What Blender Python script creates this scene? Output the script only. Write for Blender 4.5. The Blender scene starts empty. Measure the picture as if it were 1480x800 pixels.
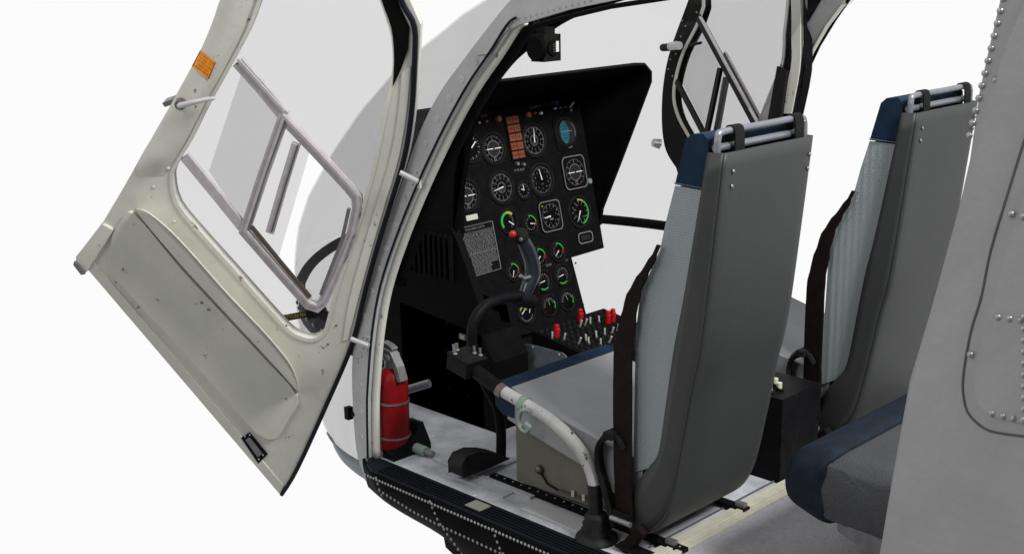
import bpy, math, random
from mathutils import Vector as V, Matrix
from mathutils.geometry import tessellate_polygon
random.seed(4)
S = bpy.context.scene
COL = S.collection
# ------------------------------------------------------------------ camera solve
CX, CY, F = 740.0, 400.0, 1804.084
ex = V((2623-CX, -100-CY, F)).normalized()
ey = V((-1100-CX, -20-CY, F)).normalized()
ez = ex.cross(ey).normalized()
CAM = V((-2.24, -1.9, 1.5))
def ray(u, v):
    d = V((u-CX, v-CY, F)); return V((ex.dot(d), ey.dot(d), ez.dot(d)))
def hit(u, v, ax, val):
    d = ray(u, v); i = 'xyz'.index(ax); return CAM + d*((val-CAM[i])/d[i])
class Plane:
    def __init__(s, o, n): s.o = V(o); s.n = V(n).normalized()
    def at(s, u, v, off=0):
        d = ray(u, v); t = (s.o + s.n*off - CAM).dot(s.n)/d.dot(s.n); return CAM + d*t
    def poly(s, pts, off=0): return [s.at(u, v, off) for u, v in pts]
XP = lambda x: Plane((x, 0, 0), (-1, 0, 0))
cam = bpy.data.cameras.new('camera'); co = bpy.data.objects.new('camera', cam); COL.objects.link(co)
r, d_, f_ = [V((a[i] for a in (ex, ey, ez))) for i in range(3)]
M = Matrix((r, -d_, -f_)).transposed().to_4x4(); M.translation = CAM; co.matrix_world = M
cam.sensor_width = 36; cam.lens = F/1480*36; cam.clip_end = 200; cam.clip_start = .05
S.camera = co
# ------------------------------------------------------------------ materials
MT = {}
def mat(name, col, rough=.6, spec=.3, metal=0, var=0, vs=12, bump=0, bs=60, kind='noise', wear=None, emit=0, dist=.002):
    m = bpy.data.materials.new(name); m.use_nodes = True; nt = m.node_tree; N = nt.nodes; L = nt.links
    b = N['Principled BSDF']; b.inputs['Roughness'].default_value = rough
    b.inputs['Metallic'].default_value = metal; b.inputs['Specular IOR Level'].default_value = spec
    b.inputs['Base Color'].default_value = (*col, 1)
    tc = N.new('ShaderNodeTexCoord')
    cs = None
    if var:
        n = N.new('ShaderNodeTexNoise'); n.inputs['Scale'].default_value = vs; n.inputs['Detail'].default_value = 6; n.inputs['Roughness'].default_value = .65
        L.new(tc.outputs['Object'], n.inputs['Vector'])
        r_ = N.new('ShaderNodeValToRGB'); e = r_.color_ramp.elements
        e[0].position = .32; e[1].position = .68
        e[0].color = (*[c*(1-var) for c in col], 1); e[1].color = (*[min(1, c*(1+var)) for c in col], 1)
        L.new(n.outputs['Fac'], r_.inputs['Fac']); cs = r_.outputs['Color']
    if wear:                                   # (colour, scale, threshold)
        wc, ws, wt = wear
        n = N.new('ShaderNodeTexNoise'); n.inputs['Scale'].default_value = ws; n.inputs['Detail'].default_value = 8; n.inputs['Roughness'].default_value = .7
        L.new(tc.outputs['Object'], n.inputs['Vector'])
        r_ = N.new('ShaderNodeValToRGB'); e = r_.color_ramp.elements
        e[0].position = wt; e[1].position = wt+.03; e[0].color = (0, 0, 0, 1); e[1].color = (1, 1, 1, 1)
        L.new(n.outputs['Fac'], r_.inputs['Fac'])
        mx = N.new('ShaderNodeMix'); mx.data_type = 'RGBA'
        L.new(r_.outputs['Color'], mx.inputs[0])
        if cs: L.new(cs, mx.inputs[6])
        else: mx.inputs[6].default_value = (*col, 1)
        mx.inputs[7].default_value = (*wc, 1); cs = mx.outputs[2]
    if cs: L.new(cs, b.inputs['Base Color'])
    if bump:
        if kind == 'weave':
            sp = N.new('ShaderNodeSeparateXYZ'); L.new(tc.outputs['Object'], sp.inputs[0])
            def mth(op, a, b_):
                q = N.new('ShaderNodeMath'); q.operation = op
                for k_, z_ in enumerate((a, b_)):
                    if isinstance(z_, (int, float)): q.inputs[k_].default_value = z_
                    else: L.new(z_, q.inputs[k_])
                return q.outputs[0]
            zz = mth('PINGPONG', mth('ADD', mth('ADD', sp.outputs[2], sp.outputs[0]), mth('PINGPONG', mth('ADD', sp.outputs[1], 9.0), .011)), .0034)
            o = mth('DIVIDE', zz, .0034)
            mx = N.new('ShaderNodeMix'); mx.data_type = 'RGBA'
            L.new(o, mx.inputs[0]); mx.inputs[6].default_value = (*[c*.62 for c in col], 1); mx.inputs[7].default_value = (*[c*1.25 for c in col], 1)
            L.new(mx.outputs[2], b.inputs['Base Color'])
        elif kind == 'vor':
            t = N.new('ShaderNodeTexVoronoi'); t.inputs['Scale'].default_value = bs; L.new(tc.outputs['Object'], t.inputs['Vector']); o = t.outputs['Distance']
        else:
            t = N.new('ShaderNodeTexNoise'); t.inputs['Scale'].default_value = bs; t.inputs['Detail'].default_value = 4; L.new(tc.outputs['Object'], t.inputs['Vector']); o = t.outputs['Fac']
        bp = N.new('ShaderNodeBump'); bp.inputs['Strength'].default_value = bump; bp.inputs['Distance'].default_value = dist
        L.new(o, bp.inputs['Height']); L.new(bp.outputs[0], b.inputs['Normal'])
    if emit:
        b.inputs['Emission Color'].default_value = (*col, 1); b.inputs['Emission Strength'].default_value = emit
    MT[name] = m; return m
mat('beige', (.6, .595, .53), .5, .25, var=.1, vs=4, bump=.4, bs=14, wear=((.2, .17, .13), 22, .635))
mat('beige_dark', (.2, .195, .165), .6, .2, var=.1, vs=8, wear=((.1, .085, .07), 30, .7))
mat('grey_paint', (.245, .247, .25), .5, .3, var=.05, vs=6, bump=.35, bs=70, wear=((.13, .125, .12), 18, .68))
mat('body_grey', (.335, .335, .335), .55, .25, var=.06, vs=5, bump=.5, bs=45)
mat('frame_grey', (.43, .43, .435), .55, .25, var=.08, vs=14, bump=.3, bs=60, wear=((.2, .2, .2), 20, .72))
mat('seam', (.1, .1, .1), .6, .1)
mat('black', (.0035, .0035, .0035), .7, .06, var=.3, vs=20, bump=.2, bs=90)
mat('black_soft', (.012, .0115, .011), .8, .08, var=.3, vs=25, bump=.3, bs=120)
mat('black_paint', (.006, .006, .007), .5, .07, var=.35, vs=20, bump=.4, bs=80)
mat('belly_black', (.0035, .0035, .004), .7, .03, var=.5, vs=9, bump=.5, bs=60)
mat('panel_black', (.0055, .0055, .006), .65, .05, var=.35, vs=40)
mat('hood_black', (.0035, .003, .0028), .9, .03, var=.5, vs=6, bump=.3, bs=60)
mat('dial_black', (.003, .003, .003), .5, .06)
mat('dial_grey', (.022, .022, .023), .5, .06)
mat('rubber', (.006, .008, .013), .6, .15)
mat('white', (.75, .75, .72), .5, .2)
mat('print_white', (.17, .17, .167), .6, .1)
mat('ivory', (.55, .54, .45), .5, .2)
mat('orange', (.19, .055, .028), .6, .2, var=.15, vs=60)
mat('knob_orange', (.28, .075, .05), .5, .2)
mat('cyan', (.018, .11, .15), .5, .1, var=.2, vs=90)
mat('green', (.04, .36, .06), .5, .1)
mat('yellow', (.42, .35, .03), .5, .1)
mat('red', (.4, .008, .012), .4, .35)
mat('ext_red', (.19, .004, .005), .4, .2, var=.35, vs=9, bump=.1, bs=30)
mat('blue_led', (.05, .12, .4), .5, .2)
mat('sticker_orange', (.85, .33, .02), .5, .2, var=.1, vs=40)
mat('shell', (.037, .038, .0385), .5, .3, var=.08, vs=3, bump=.12, bs=25, dist=.004)
mat('navy', (.008, .021, .044), .8, .15, var=.3, vs=16, bump=.35, bs=50, dist=.003)
mat('navy_worn', (.004, .009, .017), .7, .2, var=.4, vs=30, bump=.4, bs=60)
mat('fabric', (.262, .264, .278), .9, .1, var=.08, vs=6, bump=.3, bs=220, dist=.001)
mat('weave', (.33, .37, .375), .9, .1, var=.06, vs=5, bump=.9, bs=190, kind='weave', dist=.0015)
mat('perforated', (.04, .041, .045), .5, .35, var=.15, vs=6, bump=.45, bs=200, kind='vor', dist=.002)
mat('stitch', (.18, .26, .34), .8, .1)
mat('strap', (.010, .0065, .006), .85, .1, var=.3, vs=40, bump=.3, bs=300, dist=.001)
mat('steel', (.25, .26, .29), .45, .5, metal=.75, var=.1, vs=20)
mat('dull_metal', (.22, .22, .225), .4, .5, metal=.6, var=.2, vs=25)
mat('rivet', (.5, .5, .49), .4, .5, metal=.3)
mat('print_rivet', (.24, .24, .235), .5, .3)
mat('skin_rivet', (.3, .3, .3), .3, .6, metal=.4)
mat('rail_metal', (.5, .465, .48), .4, .4, metal=.12, var=.12, vs=40, bump=.2, bs=60)
mat('bronze', (.14, .11, .09), .4, .5, metal=.6)
mat('floor_grey', (.4, .41, .435), .6, .2, var=.2, vs=14, bump=.5, bs=35, dist=.003, wear=((.66, .66, .68), 26, .64))
mat('carpet', (.4, .4, .425), .95, .05, var=.1, vs=60, bump=.9, bs=260, kind='vor', dist=.003)
mat('strip', (.48, .46, .37), .7, .15, var=.1, vs=30, bump=.5, bs=110)
mat('collective_white', (.37, .37, .355), .45, .3, var=.25, vs=10, wear=((.07, .06, .05), 42, .60))
mat('boot', (.012, .012, .013), .6, .2, var=.3, vs=20, bump=.6, bs=30, dist=.004)
mat('base_beige', (.15, .142, .115), .65, .15, var=.1, vs=8)
mat('clamp', (.23, .29, .25), .5, .4, metal=.2, var=.15, vs=30)
mat('grip', (.012, .016, .024), .22, .6)
mat('plate_grey', (.15, .165, .19), .6, .2, var=.25, vs=25)
mat('skin_blue', (.2, .23, .25), .5, .3, var=.1, vs=10)
def glassmat(name, c):
    m = bpy.data.materials.new(name); m.use_nodes = True; nt = m.node_tree; N = nt.nodes; N.clear()
    o = N.new('ShaderNodeOutputMaterial'); t = N.new('ShaderNodeBsdfTransparent'); t.inputs[0].default_value = (c, c, c, 1)
    g = N.new('ShaderNodeBsdfGlossy'); g.inputs['Roughness'].default_value = .06
    x = N.new('ShaderNodeMixShader'); x.inputs[0].default_value = .012
    nt.links.new(t.outputs[0], x.inputs[1]); nt.links.new(g.outputs[0], x.inputs[2]); nt.links.new(x.outputs[0], o.inputs[0]); MT[name] = m
glassmat('glass', .862)
# ------------------------------------------------------------------ mesh builder
def frame_of(n):
    n = V(n).normalized(); a = V((0, 0, 1)) if abs(n.z) < .9 else V((1, 0, 0))
    u = a.cross(n).normalized(); return u, n.cross(u), n
def cr(pts, k=6, closed=False):
    P = [V(p) for p in pts]; n = len(P); out = []
    rng = n if closed else n-1
    for i in range(rng):
        g = (lambda j: P[j % n]) if closed else (lambda j: P[max(0, min(n-1, j))])
        p0, p1, p2, p3 = g(i-1), g(i), g(i+1), g(i+2)
        for s in range(k):
            t = s/k; out.append(.5*((2*p1)+(p2-p0)*t+(2*p0-5*p1+4*p2-p3)*t*t+(3*p1-p0-3*p2+p3)*t**3))
    if not closed: out.append(P[-1].copy())
    return out
def c2(pts, k=5, closed=True): return [(p.x, p.y) for p in cr([(a, b, 0) for a, b in pts], k, closed)]
class MB:
    def __init__(s): s.v = []; s.f = []; s.m = []; s.mats = []; s.sm = []
    def mi(s, m):
        if m not in s.mats: s.mats.append(m)
        return s.mats.index(m)
    def add(s, vs, fs, m, smooth=False):
        o = len(s.v); s.v += [V(p) for p in vs]; k = s.mi(m)
        for f in fs: s.f.append(tuple(i+o for i in f)); s.m.append(k); s.sm.append(smooth)
        return s
    def prism(s, outer, ext, m, holes=(), smooth=False):
        ext = V(ext); loops = [list(map(V, outer))]+[list(map(V, h)) for h in holes]
        flat = [p for l in loops for p in l]; n = len(flat)
        tr = tessellate_polygon(loops); fs = []
        nn = V((0, 0, 0))
        for a, b, c in tr: nn += (flat[b]-flat[a]).cross(flat[c]-flat[a])
        flip = nn.dot(ext) > 0
        for t in tr:
            t = tuple(t); fs.append(t[::-1] if flip else t); u = tuple(i+n for i in t); fs.append(u if flip else u[::-1])
        s.add(flat+[p+ext for p in flat], fs, m)
        o = 0
        for l in loops:
            k = len(l); s.add(l+[p+ext for p in l], [(i, (i+1) % k, (i+1) % k+k, i+k) for i in range(k)], m, smooth); o += k
        return s
    def box(s, c, sz, m, ax=None):
        c = V(c); X, Y, Z = ax or (V((1, 0, 0)), V((0, 1, 0)), V((0, 0, 1))); a, b, h = sz[0]/2, sz[1]/2, sz[2]/2
        vs = [c+X*i*a+Y*j*b+Z*k*h for k in (-1, 1) for j in (-1, 1) for i in (-1, 1)]
        return s.add(vs, [(0, 2, 3, 1), (4, 5, 7, 6), (0, 1, 5, 4), (2, 6, 7, 3), (0, 4, 6, 2), (1, 3, 7, 5)], m)
    def tube(s, pts, r, m, seg=12, closed=False, rx=None):
        P = [V(p) for p in pts]; n = len(P); rr = r if isinstance(r, (list, tuple)) else [r]*n
        vs = []; up = None
        for i in range(n):
            a = P[(i-1) % n] if (closed or i > 0) else P[i]; b = P[(i+1) % n] if (closed or i < n-1) else P[i]
            t = (b-a).normalized()
            if up is None: u, w, _ = frame_of(t)
            else:
                u = (up-t*up.dot(t)).normalized(); w = t.cross(u)
            up = u
            for k in range(seg):
                an = 2*math.pi*k/seg; vs.append(P[i]+u*math.cos(an)*rr[i]+w*math.sin(an)*rr[i])
        fs = []
        for i in range(n if closed else n-1):
            j = (i+1) % n
            for k in range(seg): fs.append((i*seg+k, i*seg+(k+1) % seg, j*seg+(k+1) % seg, j*seg+k))
        s.add(vs, fs, m, True)
        if not closed:
            s.add(vs[:seg], [tuple(range(seg))[::-1]], m); s.add(vs[-seg:], [tuple(range(seg))], m)
        return s
    def ribbon(s, pts, wdir, w, t, m, closed=False):
        """strap of width w (along wdir) and thickness t along the path"""
        P = [V(p) for p in pts]; wd = V(wdir).normalized(); n = len(P); vs = []
        ws = w if isinstance(w, (list, tuple)) else [w]*n
        for i in range(n):
            a = P[(i-1) % n] if (closed or i > 0) else P[i]; b = P[(i+1) % n] if (closed or i < n-1) else P[i]
            tt = (b-a).normalized(); nn = tt.cross(wd).normalized()
            for x, y in ((-1, -1), (1, -1), (1, 1), (-1, 1)): vs.append(P[i]+wd*x*ws[i]/2+nn*y*t/2)
        fs = []
        for i in range(n if closed else n-1):
            j = (i+1) % n
            for k in range(4): fs.append((i*4+k, i*4+(k+1) % 4, j*4+(k+1) % 4, j*4+k))
        if not closed: fs += [(3, 2, 1, 0), tuple(4*(n-1)+k for k in range(4))]
        return s.add(vs, fs, m)
    def disc(s, c, n, r, h, m, seg=20, r2=None, ry=None):
        u, w, n = frame_of(n); c = V(c); r2 = r if r2 is None else r2
        vs = [c+u*math.cos(2*math.pi*k/seg)*r+w*math.sin(2*math.pi*k/seg)*r for k in range(seg)]
        vs += [c+n*h+u*math.cos(2*math.pi*k/seg)*r2+w*math.sin(2*math.pi*k/seg)*r2 for k in range(seg)]
        s.add(vs, [(k, (k+1) % seg, (k+1) % seg+seg, k+seg) for k in range(seg)], m, True)
        return s.add(vs, [tuple(range(seg, 2*seg)), tuple(range(seg))[::-1]], m)
    def dome(s, c, n, r, m, seg=8, flat=.6):
        u, w, n = frame_of(n); c = V(c); vs = []
        R = ((1, 0), (.78, .6), (.4, .92))
        for a, h in R:
            for k in range(seg):
                an = 2*math.pi*k/seg; vs.append(c+(u*math.cos(an)+w*math.sin(an))*r*a+n*h*r*flat)
        vs.append(c+n*r*flat); L = len(R); fs = []
        for i in range(L-1):
            for k in range(seg): fs.append((i*seg+k, i*seg+(k+1) % seg, (i+1)*seg+(k+1) % seg, (i+1)*seg+k))
        for k in range(seg): fs.append(((L-1)*seg+k, (L-1)*seg+(k+1) % seg, L*seg))
        return s.add(vs, fs, m, True)
    def ball(s, c, r, m, seg=14, rings=8, sc=(1, 1, 1)):
        c = V(c); vs = []
        for i in range(rings+1):
            ph = math.pi*i/rings
            for k in range(seg):
                an = 2*math.pi*k/seg; vs.append(c+V((math.sin(ph)*math.cos(an)*r*sc[0], math.sin(ph)*math.sin(an)*r*sc[1], math.cos(ph)*r*sc[2])))
        return s.add(vs, [(i*seg+k, (i+1)*seg+k, (i+1)*seg+(k+1) % seg, i*seg+(k+1) % seg) for i in range(rings) for k in range(seg)], m, True)
    def lathe(s, base, axis, prof, m, seg=24):
        u, w, n = frame_of(axis); base = V(base); vs = []
        for r_, h in prof:
            for k in range(seg):
                an = 2*math.pi*k/seg; vs.append(base+n*h+(u*math.cos(an)+w*math.sin(an))*r_)
        L = len(prof)
        return s.add(vs, [(i*seg+k, i*seg+(k+1) % seg, (i+1)*seg+(k+1) % seg, (i+1)*seg+k) for i in range(L-1) for k in range(seg)], m, True)
    def grid(s, rows, m, smooth=True):
        nr, nc = len(rows), len(rows[0])
        return s.add([p for r_ in rows for p in r_], [(i*nc+j, i*nc+j+1, (i+1)*nc+j+1, (i+1)*nc+j) for i in range(nr-1) for j in range(nc-1)], m, smooth)
    def text(s, st, o, u, v, size, m, center=True):
        c = bpy.data.curves.new('t', 'FONT'); c.body = st; c.size = 1; c.resolution_u = 1
        if center: c.align_x = 'CENTER'; c.align_y = 'CENTER'
        ob = bpy.data.objects.new('t', c); COL.objects.link(ob)
        dg = bpy.context.evaluated_depsgraph_get(); me = ob.evaluated_get(dg).to_mesh()
        u, v, o = V(u).normalized(), V(v).normalized(), V(o)
        vs = [o+u*p.co.x*size+v*p.co.y*size for p in me.vertices]; fs = [tuple(p.vertices) for p in me.polygons]
        s.add(vs, fs, m); ob.evaluated_get(dg).to_mesh_clear(); bpy.data.objects.remove(ob); bpy.data.curves.remove(c)
        return s
    def build(s, name, parent=None, bevel=0, label=None, sub=0, solid=0, autos=False, seg=2):
        while parent and parent.parent and parent.parent.parent: parent = parent.parent      # thing > part > sub-part at most
        cen = sum(s.v, V((0, 0, 0)))/len(s.v)
        me = bpy.data.meshes.new(name); me.from_pydata([p-cen for p in s.v], [], s.f)
        for k in s.mats: me.materials.append(MT[k])
        me.polygons.foreach_set('material_index', s.m); me.polygons.foreach_set('use_smooth', s.sm); me.update()
        o = bpy.data.objects.new(name, me); COL.objects.link(o)
        w = V((0, 0, 0)); p = parent
        while p: w += p.location; p = p.parent
        o.location = cen-w; o.parent = parent
        if solid: md = o.modifiers.new('s', 'SOLIDIFY'); md.thickness = solid; md.offset = 0
        if bevel:
            md = o.modifiers.new('b', 'BEVEL'); md.width = bevel; md.segments = seg; md.limit_method = 'ANGLE'; md.angle_limit = math.radians(35)
        if sub: md = o.modifiers.new('u', 'SUBSURF'); md.levels = sub; md.render_levels = sub
        if label: o['label'] = label
        return o
def empty(name, loc, label=None, cat=None, group=None, parent=None):
    o = bpy.data.objects.new(name, None); COL.objects.link(o); o.location = loc
    if label: o['label'] = label; o['category'] = cat
    if group: o['group'] = group
    return o
NY = V((0, -1, 0)); NX = V((-1, 0, 0)); NZ = V((0, 0, 1))
HELI = empty('helicopter', (.79, .3, 0), 'grey helicopter cockpit seen from behind with both front doors swung open', 'helicopter')

# ================================================================== SIDE FRAME (door opening)
def rivets(b, pts, n, r, step, m='print_rivet', seg=8):
    P = [V(p) for p in pts]; acc = 0
    for a, c in zip(P, P[1:]):
        L = (c-a).length; t = acc
        while t < L: b.dome(a+(c-a)*(t/L), n, r, m, seg); t += step
        acc = t-L
fo = [(528, 694), (515, 648), (509, 560), (511, 500), (522, 440), (541, 374), (570, 296), (605, 195), (635, 135), (668, 89), (703, 43), (740, -2), (775, -30)]
fi = [(830, -8), (890, -4), (800, 20), (752, 34), (738, 42), (712, 80), (676, 130), (640, 195), (606, 270), (575, 345), (552, 415), (540, 480), (533, 560), (532, 600), (533, 660), (534, 690)]
px0 = XP(-.02)
b = MB()
outer = px0.poly(c2(fo, 4, False)) + px0.poly([(960, -60), (980, -12)]) + px0.poly([(930, -10)]+[(890, 0), (822, 14), (752, 35), (738, 42)]) + px0.poly(c2(fi[4:], 4, False))
b.prism(outer, (.012, 0, 0), 'frame_grey')
rp = px0.poly(c2([(516, 520), (524, 468), (541, 408), (558, 358), (580, 300), (606, 232), (632, 172), (662, 124), (692, 84)], 5, False))
for i in range(0, len(rp), 3): b.lathe(rp[i], NX, [(.009, 0), (.009, .002), (.006, .003), (.0, .001)], 'frame_grey', 12)
rivets(b, px0.poly([(735, 33), (800, 15), (860, 0)]), NX, .004, .02)
rivets(b, px0.poly([(706, 76), (737, 37)]), NX, .003, .02)
for v in (512, 555, 593, 630): b.lathe(px0.at(521+(v-512)*.01, v), NX, [(.009, 0), (.009, .002), (.006, .003), (.0, .001)], 'frame_grey', 12)
frame = b.build('door_frame', HELI, bevel=.003, label='grey riveted front post framing the left door opening')
# inner flange (beige), runs inboard
b = MB()
inn = [(540, 664), (539, 600), (540, 560), (546, 485), (558, 418), (581, 348), (612, 272), (646, 200), (682, 134), (716, 84), (741, 45), (752, 36)]
P1 = cr(px0.poly(inn), 4); 
for a, c in zip(P1, P1[1:]): pass
in_off = []
for i, p in enumerate(P1):
    t = (P1[min(i+1, len(P1)-1)]-P1[max(i-1, 0)]).normalized(); nn = V((0, -t.z, t.y)); nn = nn if nn.y < 0 else -nn
    in_off.append(nn)
rows = []
for off, x in ((-.034, -.004), (-.015, -.006), (-.001, -.006), (.0, -.002), (.0, .004), (-.004, .008)):
    rows.append([p+n_*off+V((x-p.x, 0, 0)) for p, n_ in zip(P1, in_off)])
b.grid(rows, 'beige'); b.build('inner_flange', frame, solid=.004)
b = MB(); b.tube([p+n_*-.019+V((-.008, 0, 0)) for p, n_ in zip(P1, in_off)], .0035, 'rubber', 8); b.build('door_seal', frame)
# black inner structure of the post
b = MB()
P1_, io_ = P1[16:], in_off[16:]
rows = [[p+n_*off+V((x-p.x, 0, 0)) for p, n_ in zip(P1_, io_)] for off, x in ((-.03, .028), (.0, .03), (.004, .045), (-.03, .05))]
b.grid(rows, 'black'); b.build('inner_post', frame, solid=.01)
# roof header black lip
b = MB(); b.tube([p+V((.03, 0, -.004)) for p in px0.poly([(736, 44), (800, 25), (870, 8), (960, -6)])], .006, 'black', 10); b.build('header_seal', frame)
# fairing patch on the upper post
b = MB(); b.prism(XP(-.022).poly([(738, 40), (700, 50), (688, 80), (706, 78), (728, 50)]), (-.004, 0, 0), 'frame_grey'); b.build('post_fairing', frame, bevel=.002)
# hinges
for nm, pts, br in (('h', [(578, 249), (592, 256), (604, 262)], (603, 258)), ('l', [(507, 489), (520, 494), (533, 499)], (531, 496))):
    pl = XP(-.045); b = MB(); b.tube([pl.at(*pts[0], .03), pl.at(*pts[1], .012), pl.at(*pts[2])], .0075, 'rivet', 10)
    c = px0.at(*br); b.box(c+V((-.004, 0, 0)), (.008, .035, .05), 'frame_grey')
    for dy, dz in ((-.01, .018), (.01, .018), (-.01, -.018), (.01, -.018)): b.dome(c+V((-.008, dy, dz)), NX, .004, 'dull_metal')
    b.build('hinge_arm', frame)

# right-hand side frame (mirror side), only its post and header
pxr = XP(1.585); b = MB()
out_r = [(1160, -30), (1232, -14), (1224, 0), (1199, 34), (1176, 72), (1163, 105), (1152, 160), (1148, 190), (1143, 188), (1147, 150), (1152, 95), (1166, 60), (1167, 30)]
b.prism(pxr.poly(out_r), (.02, 0, 0), 'frame_grey')
b.tube(pxr.poly([(1222, 4), (1196, 38), (1174, 76), (1160, 112), (1151, 170)], .004), .008, 'beige', 8)
fr = b.build('door_frame', HELI, bevel=.003, label='grey post and header of the right door opening')
b = MB(); b.prism(pxr.poly([(1166, 32), (1168, -20), (1196, -20), (1183, 3)], .012), (.02, 0, 0), 'black'); b.build('header_gusset', fr)
b = MB(); b.tube(pxr.poly([(1231, -6), (1206, 30), (1184, 66), (1170, 96), (1156, 150), (1151, 185)], 0), .006, 'black', 8); b.build('door_seal', fr)

# ================================================================== WINDSHIELD
ZP = [(-.30, 1.0), (0, 1.05), (.3, 1.03), (.55, .93), (.82, .76), (1.0, .62), (1.15, .5), (1.28, .4), (1.34, .33), (1.37, .28), (1.41, .18)]
NP = [(-.34, .95), (-.25, 1.2), (-.13, 1.48), (-.07, 1.62), (-.02, 1.79), (.1, 1.9), (.3, 1.99), (.48, 2.02), (.6, 1.995), (.71, 1.93), (.88, 1.76), (1.03, 1.58), (1.156, 1.388), (1.25, 1.2), (1.30, 1.08), (1.354, .97), (1.40, .85)]
def itp(T, z):
    if z <= T[0][0]: return T[0][1]
    for (a, x), (b_, y) in zip(T, T[1:]):
        if z <= b_: return x+(y-x)*(z-a)/(b_-a)
    return T[-1][1]
XC, XA = .79, .79
def bub(z, th, s=1.0):
    yp = itp(ZP, z); bb = itp(NP, z)-yp
    return V((XC-XA*math.cos(th)*s, yp+bb*math.sin(th)*s, z))
def bubband(z0, z1, nz, nt=72, s=1.0, t0=0, t1=math.pi):
    return [[bub(z0+(z1-z0)*i/nz, t0+(t1-t0)*j/nt, s) for j in range(nt+1)] for i in range(nz+1)]
b = MB(); b.grid(bubband(.458, 1.405, 34), 'glass'); ws = b.build('windshield', HELI, solid=.005, label='clear rounded windshield bubble')
def keel(z, th):
    c_ = math.sqrt(max(0, 1-((-.05-z)/.20)**2)) if z < -.05 else 1
    p = bub(max(z, -.05), th, 1); p.z = z; p.x = XC+(p.x-XC)*c_; p.y = 1.05+(p.y-1.05)*c_ if p.y > 1.05 else p.y; return p
b = MB(); b.grid([[keel(-.05-.20*math.sin(math.pi/2*(1-i/12)), math.pi*j/72) for j in range(73)] for i in range(12)]+bubband(-.05, .455, 16), 'glass'); b.build('chin_window', HELI, solid=.005)
b = MB(); b.grid([[keel(-.03-.11*i/6, .01+.45*j/12)+V((-.006, 0, 0)) for j in range(13)] for i in range(7)], 'skin_blue'); 
for k in range(14):
    for z in (-.05, -.12):
        p = keel(z, .03+k*.03); b.dome(p+V((-.004, -.002, 0)), (-1, .3, 0), .004, 'rivet')
b.build('nose_skin', HELI, solid=.006)
bz = lambda th: .47-.075*max(0, min(1, (1.7-th)/.8))
b = MB(); b.tube([bub(bz(math.pi*j/80), math.pi*j/80, .985) for j in range(81)], .019, 'black', 12)
ring = b.build('windshield_bow', HELI)
b = MB(); b.grid([[bub(z, .02+.76*j/24, .99) for j in range(25)] for z in (.31, .35, .40)], 'black_paint')
for j in range(9): b.dome(bub(.35, .05+.08*j, .998), (-1, .2, 0), .007, 'dull_metal')
b.build('splice_plate', ring, solid=.004)
cpl = XP(.92)
b = MB(); b.tube(cr(cpl.poly([(905, -14), (862, 0), (820, 17), (788, 37), (760, 60), (734, 84), (706, 120), (676, 165)]), 5), .029, 'black', 14)
post = b.build('windshield_post', HELI)
# compass hanging below the post
c = hit(789, 69, 'x', .88)
b = MB(); b.box(c, (.085, .06, .09), 'black_soft'); b.disc(c+V((-.045, -.01, 0)), NX, .04, .02, 'black', 18)
b.box(c+V((0, 0, .055)), (.05, .04, .03), 'black_soft'); b.box(c+V((-.005, .01, .085)), (.02, .02, .06), 'black')
b.disc(c+V((.0, -.031, 0)), NY, .026, .006, 'panel_black', 18)
b.box(c+V((.018, -.036, .004)), (.014, .004, .036), 'white')
for i in range(4): b.box(c+V((.002, -.038, -.012+.008*i)), (.012, .002, .0018), 'print_white')
b.build('compass', post, bevel=.004)
# pitot stick with a warning word
b = MB(); p0, p1 = hit(402, 461, 'x', -.02), hit(446, 453, 'x', .03); b.tube([p0, p1], .011, 'black', 10)
a_ = (p1-p0).normalized(); b.text('CAUTION HOT', p0+a_*.062-f_*.0125, a_, (a_.cross(f_)).normalized()*-1 if (a_.cross(f_)).z < 0 else a_.cross(f_), .019, 'yellow')
b.tube([p1, p1+a_*.06], .018, 'black', 10); b.build('pitot_tube', HELI, label='black nose probe with yellow lettering')

# ================================================================== FLOOR, SILL, BELLY
b = MB(); b.prism([(.004, 1.10, 0), (.004, -.9, 0), (1.55, -.9, 0), (1.55, 1.2, 0), (1.2, 1.6, 0), (.5, 1.6, 0)], (0, 0, -.03), 'floor_grey')
fl = b.build('cabin_floor', HELI)
b = MB(); y0, y1 = -.035, -.098
b.box((.79, (y0+y1)/2, .006), (1.53, y0-y1, .012), 'strip'); b.box((.79, (y0+y1)/2, .014), (1.53, .02, .006), 'strip')
b.build('threshold_strip', HELI, bevel=.002, label='cream strip across the cabin floor')
b = MB(); b.prism([(.03, y1-.001, .004), (.03, -1.3, .004), (1.55, -1.3, .004), (1.55, y1-.001, .004)], (0, 0, -.02), 'carpet'); b.build('rear_carpet', HELI)
# sill tread
b = MB()
sp = lambda u, v: hit(u, v, 'z', .012)
A, B_ = V((.022, 1.0, .006)), V((-.03, 1.0, .006))
b.prism([(.004, 1.03, -.01), (-.05, .985, -.01), (-.076, .93, -.01), (-.076, -.72, -.01), (.004, -.72, -.01)], (0, 0, .014), 'rubber')
for i in range(5): b.box((-.064+i*.0125, .13+.0*i, .005), (.0045, 1.56, .003), 'black')
b.box((-.035, .50, .0075), (.045, .06, .003), 'beige_dark')
b.build('sill_tread', HELI)
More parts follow.
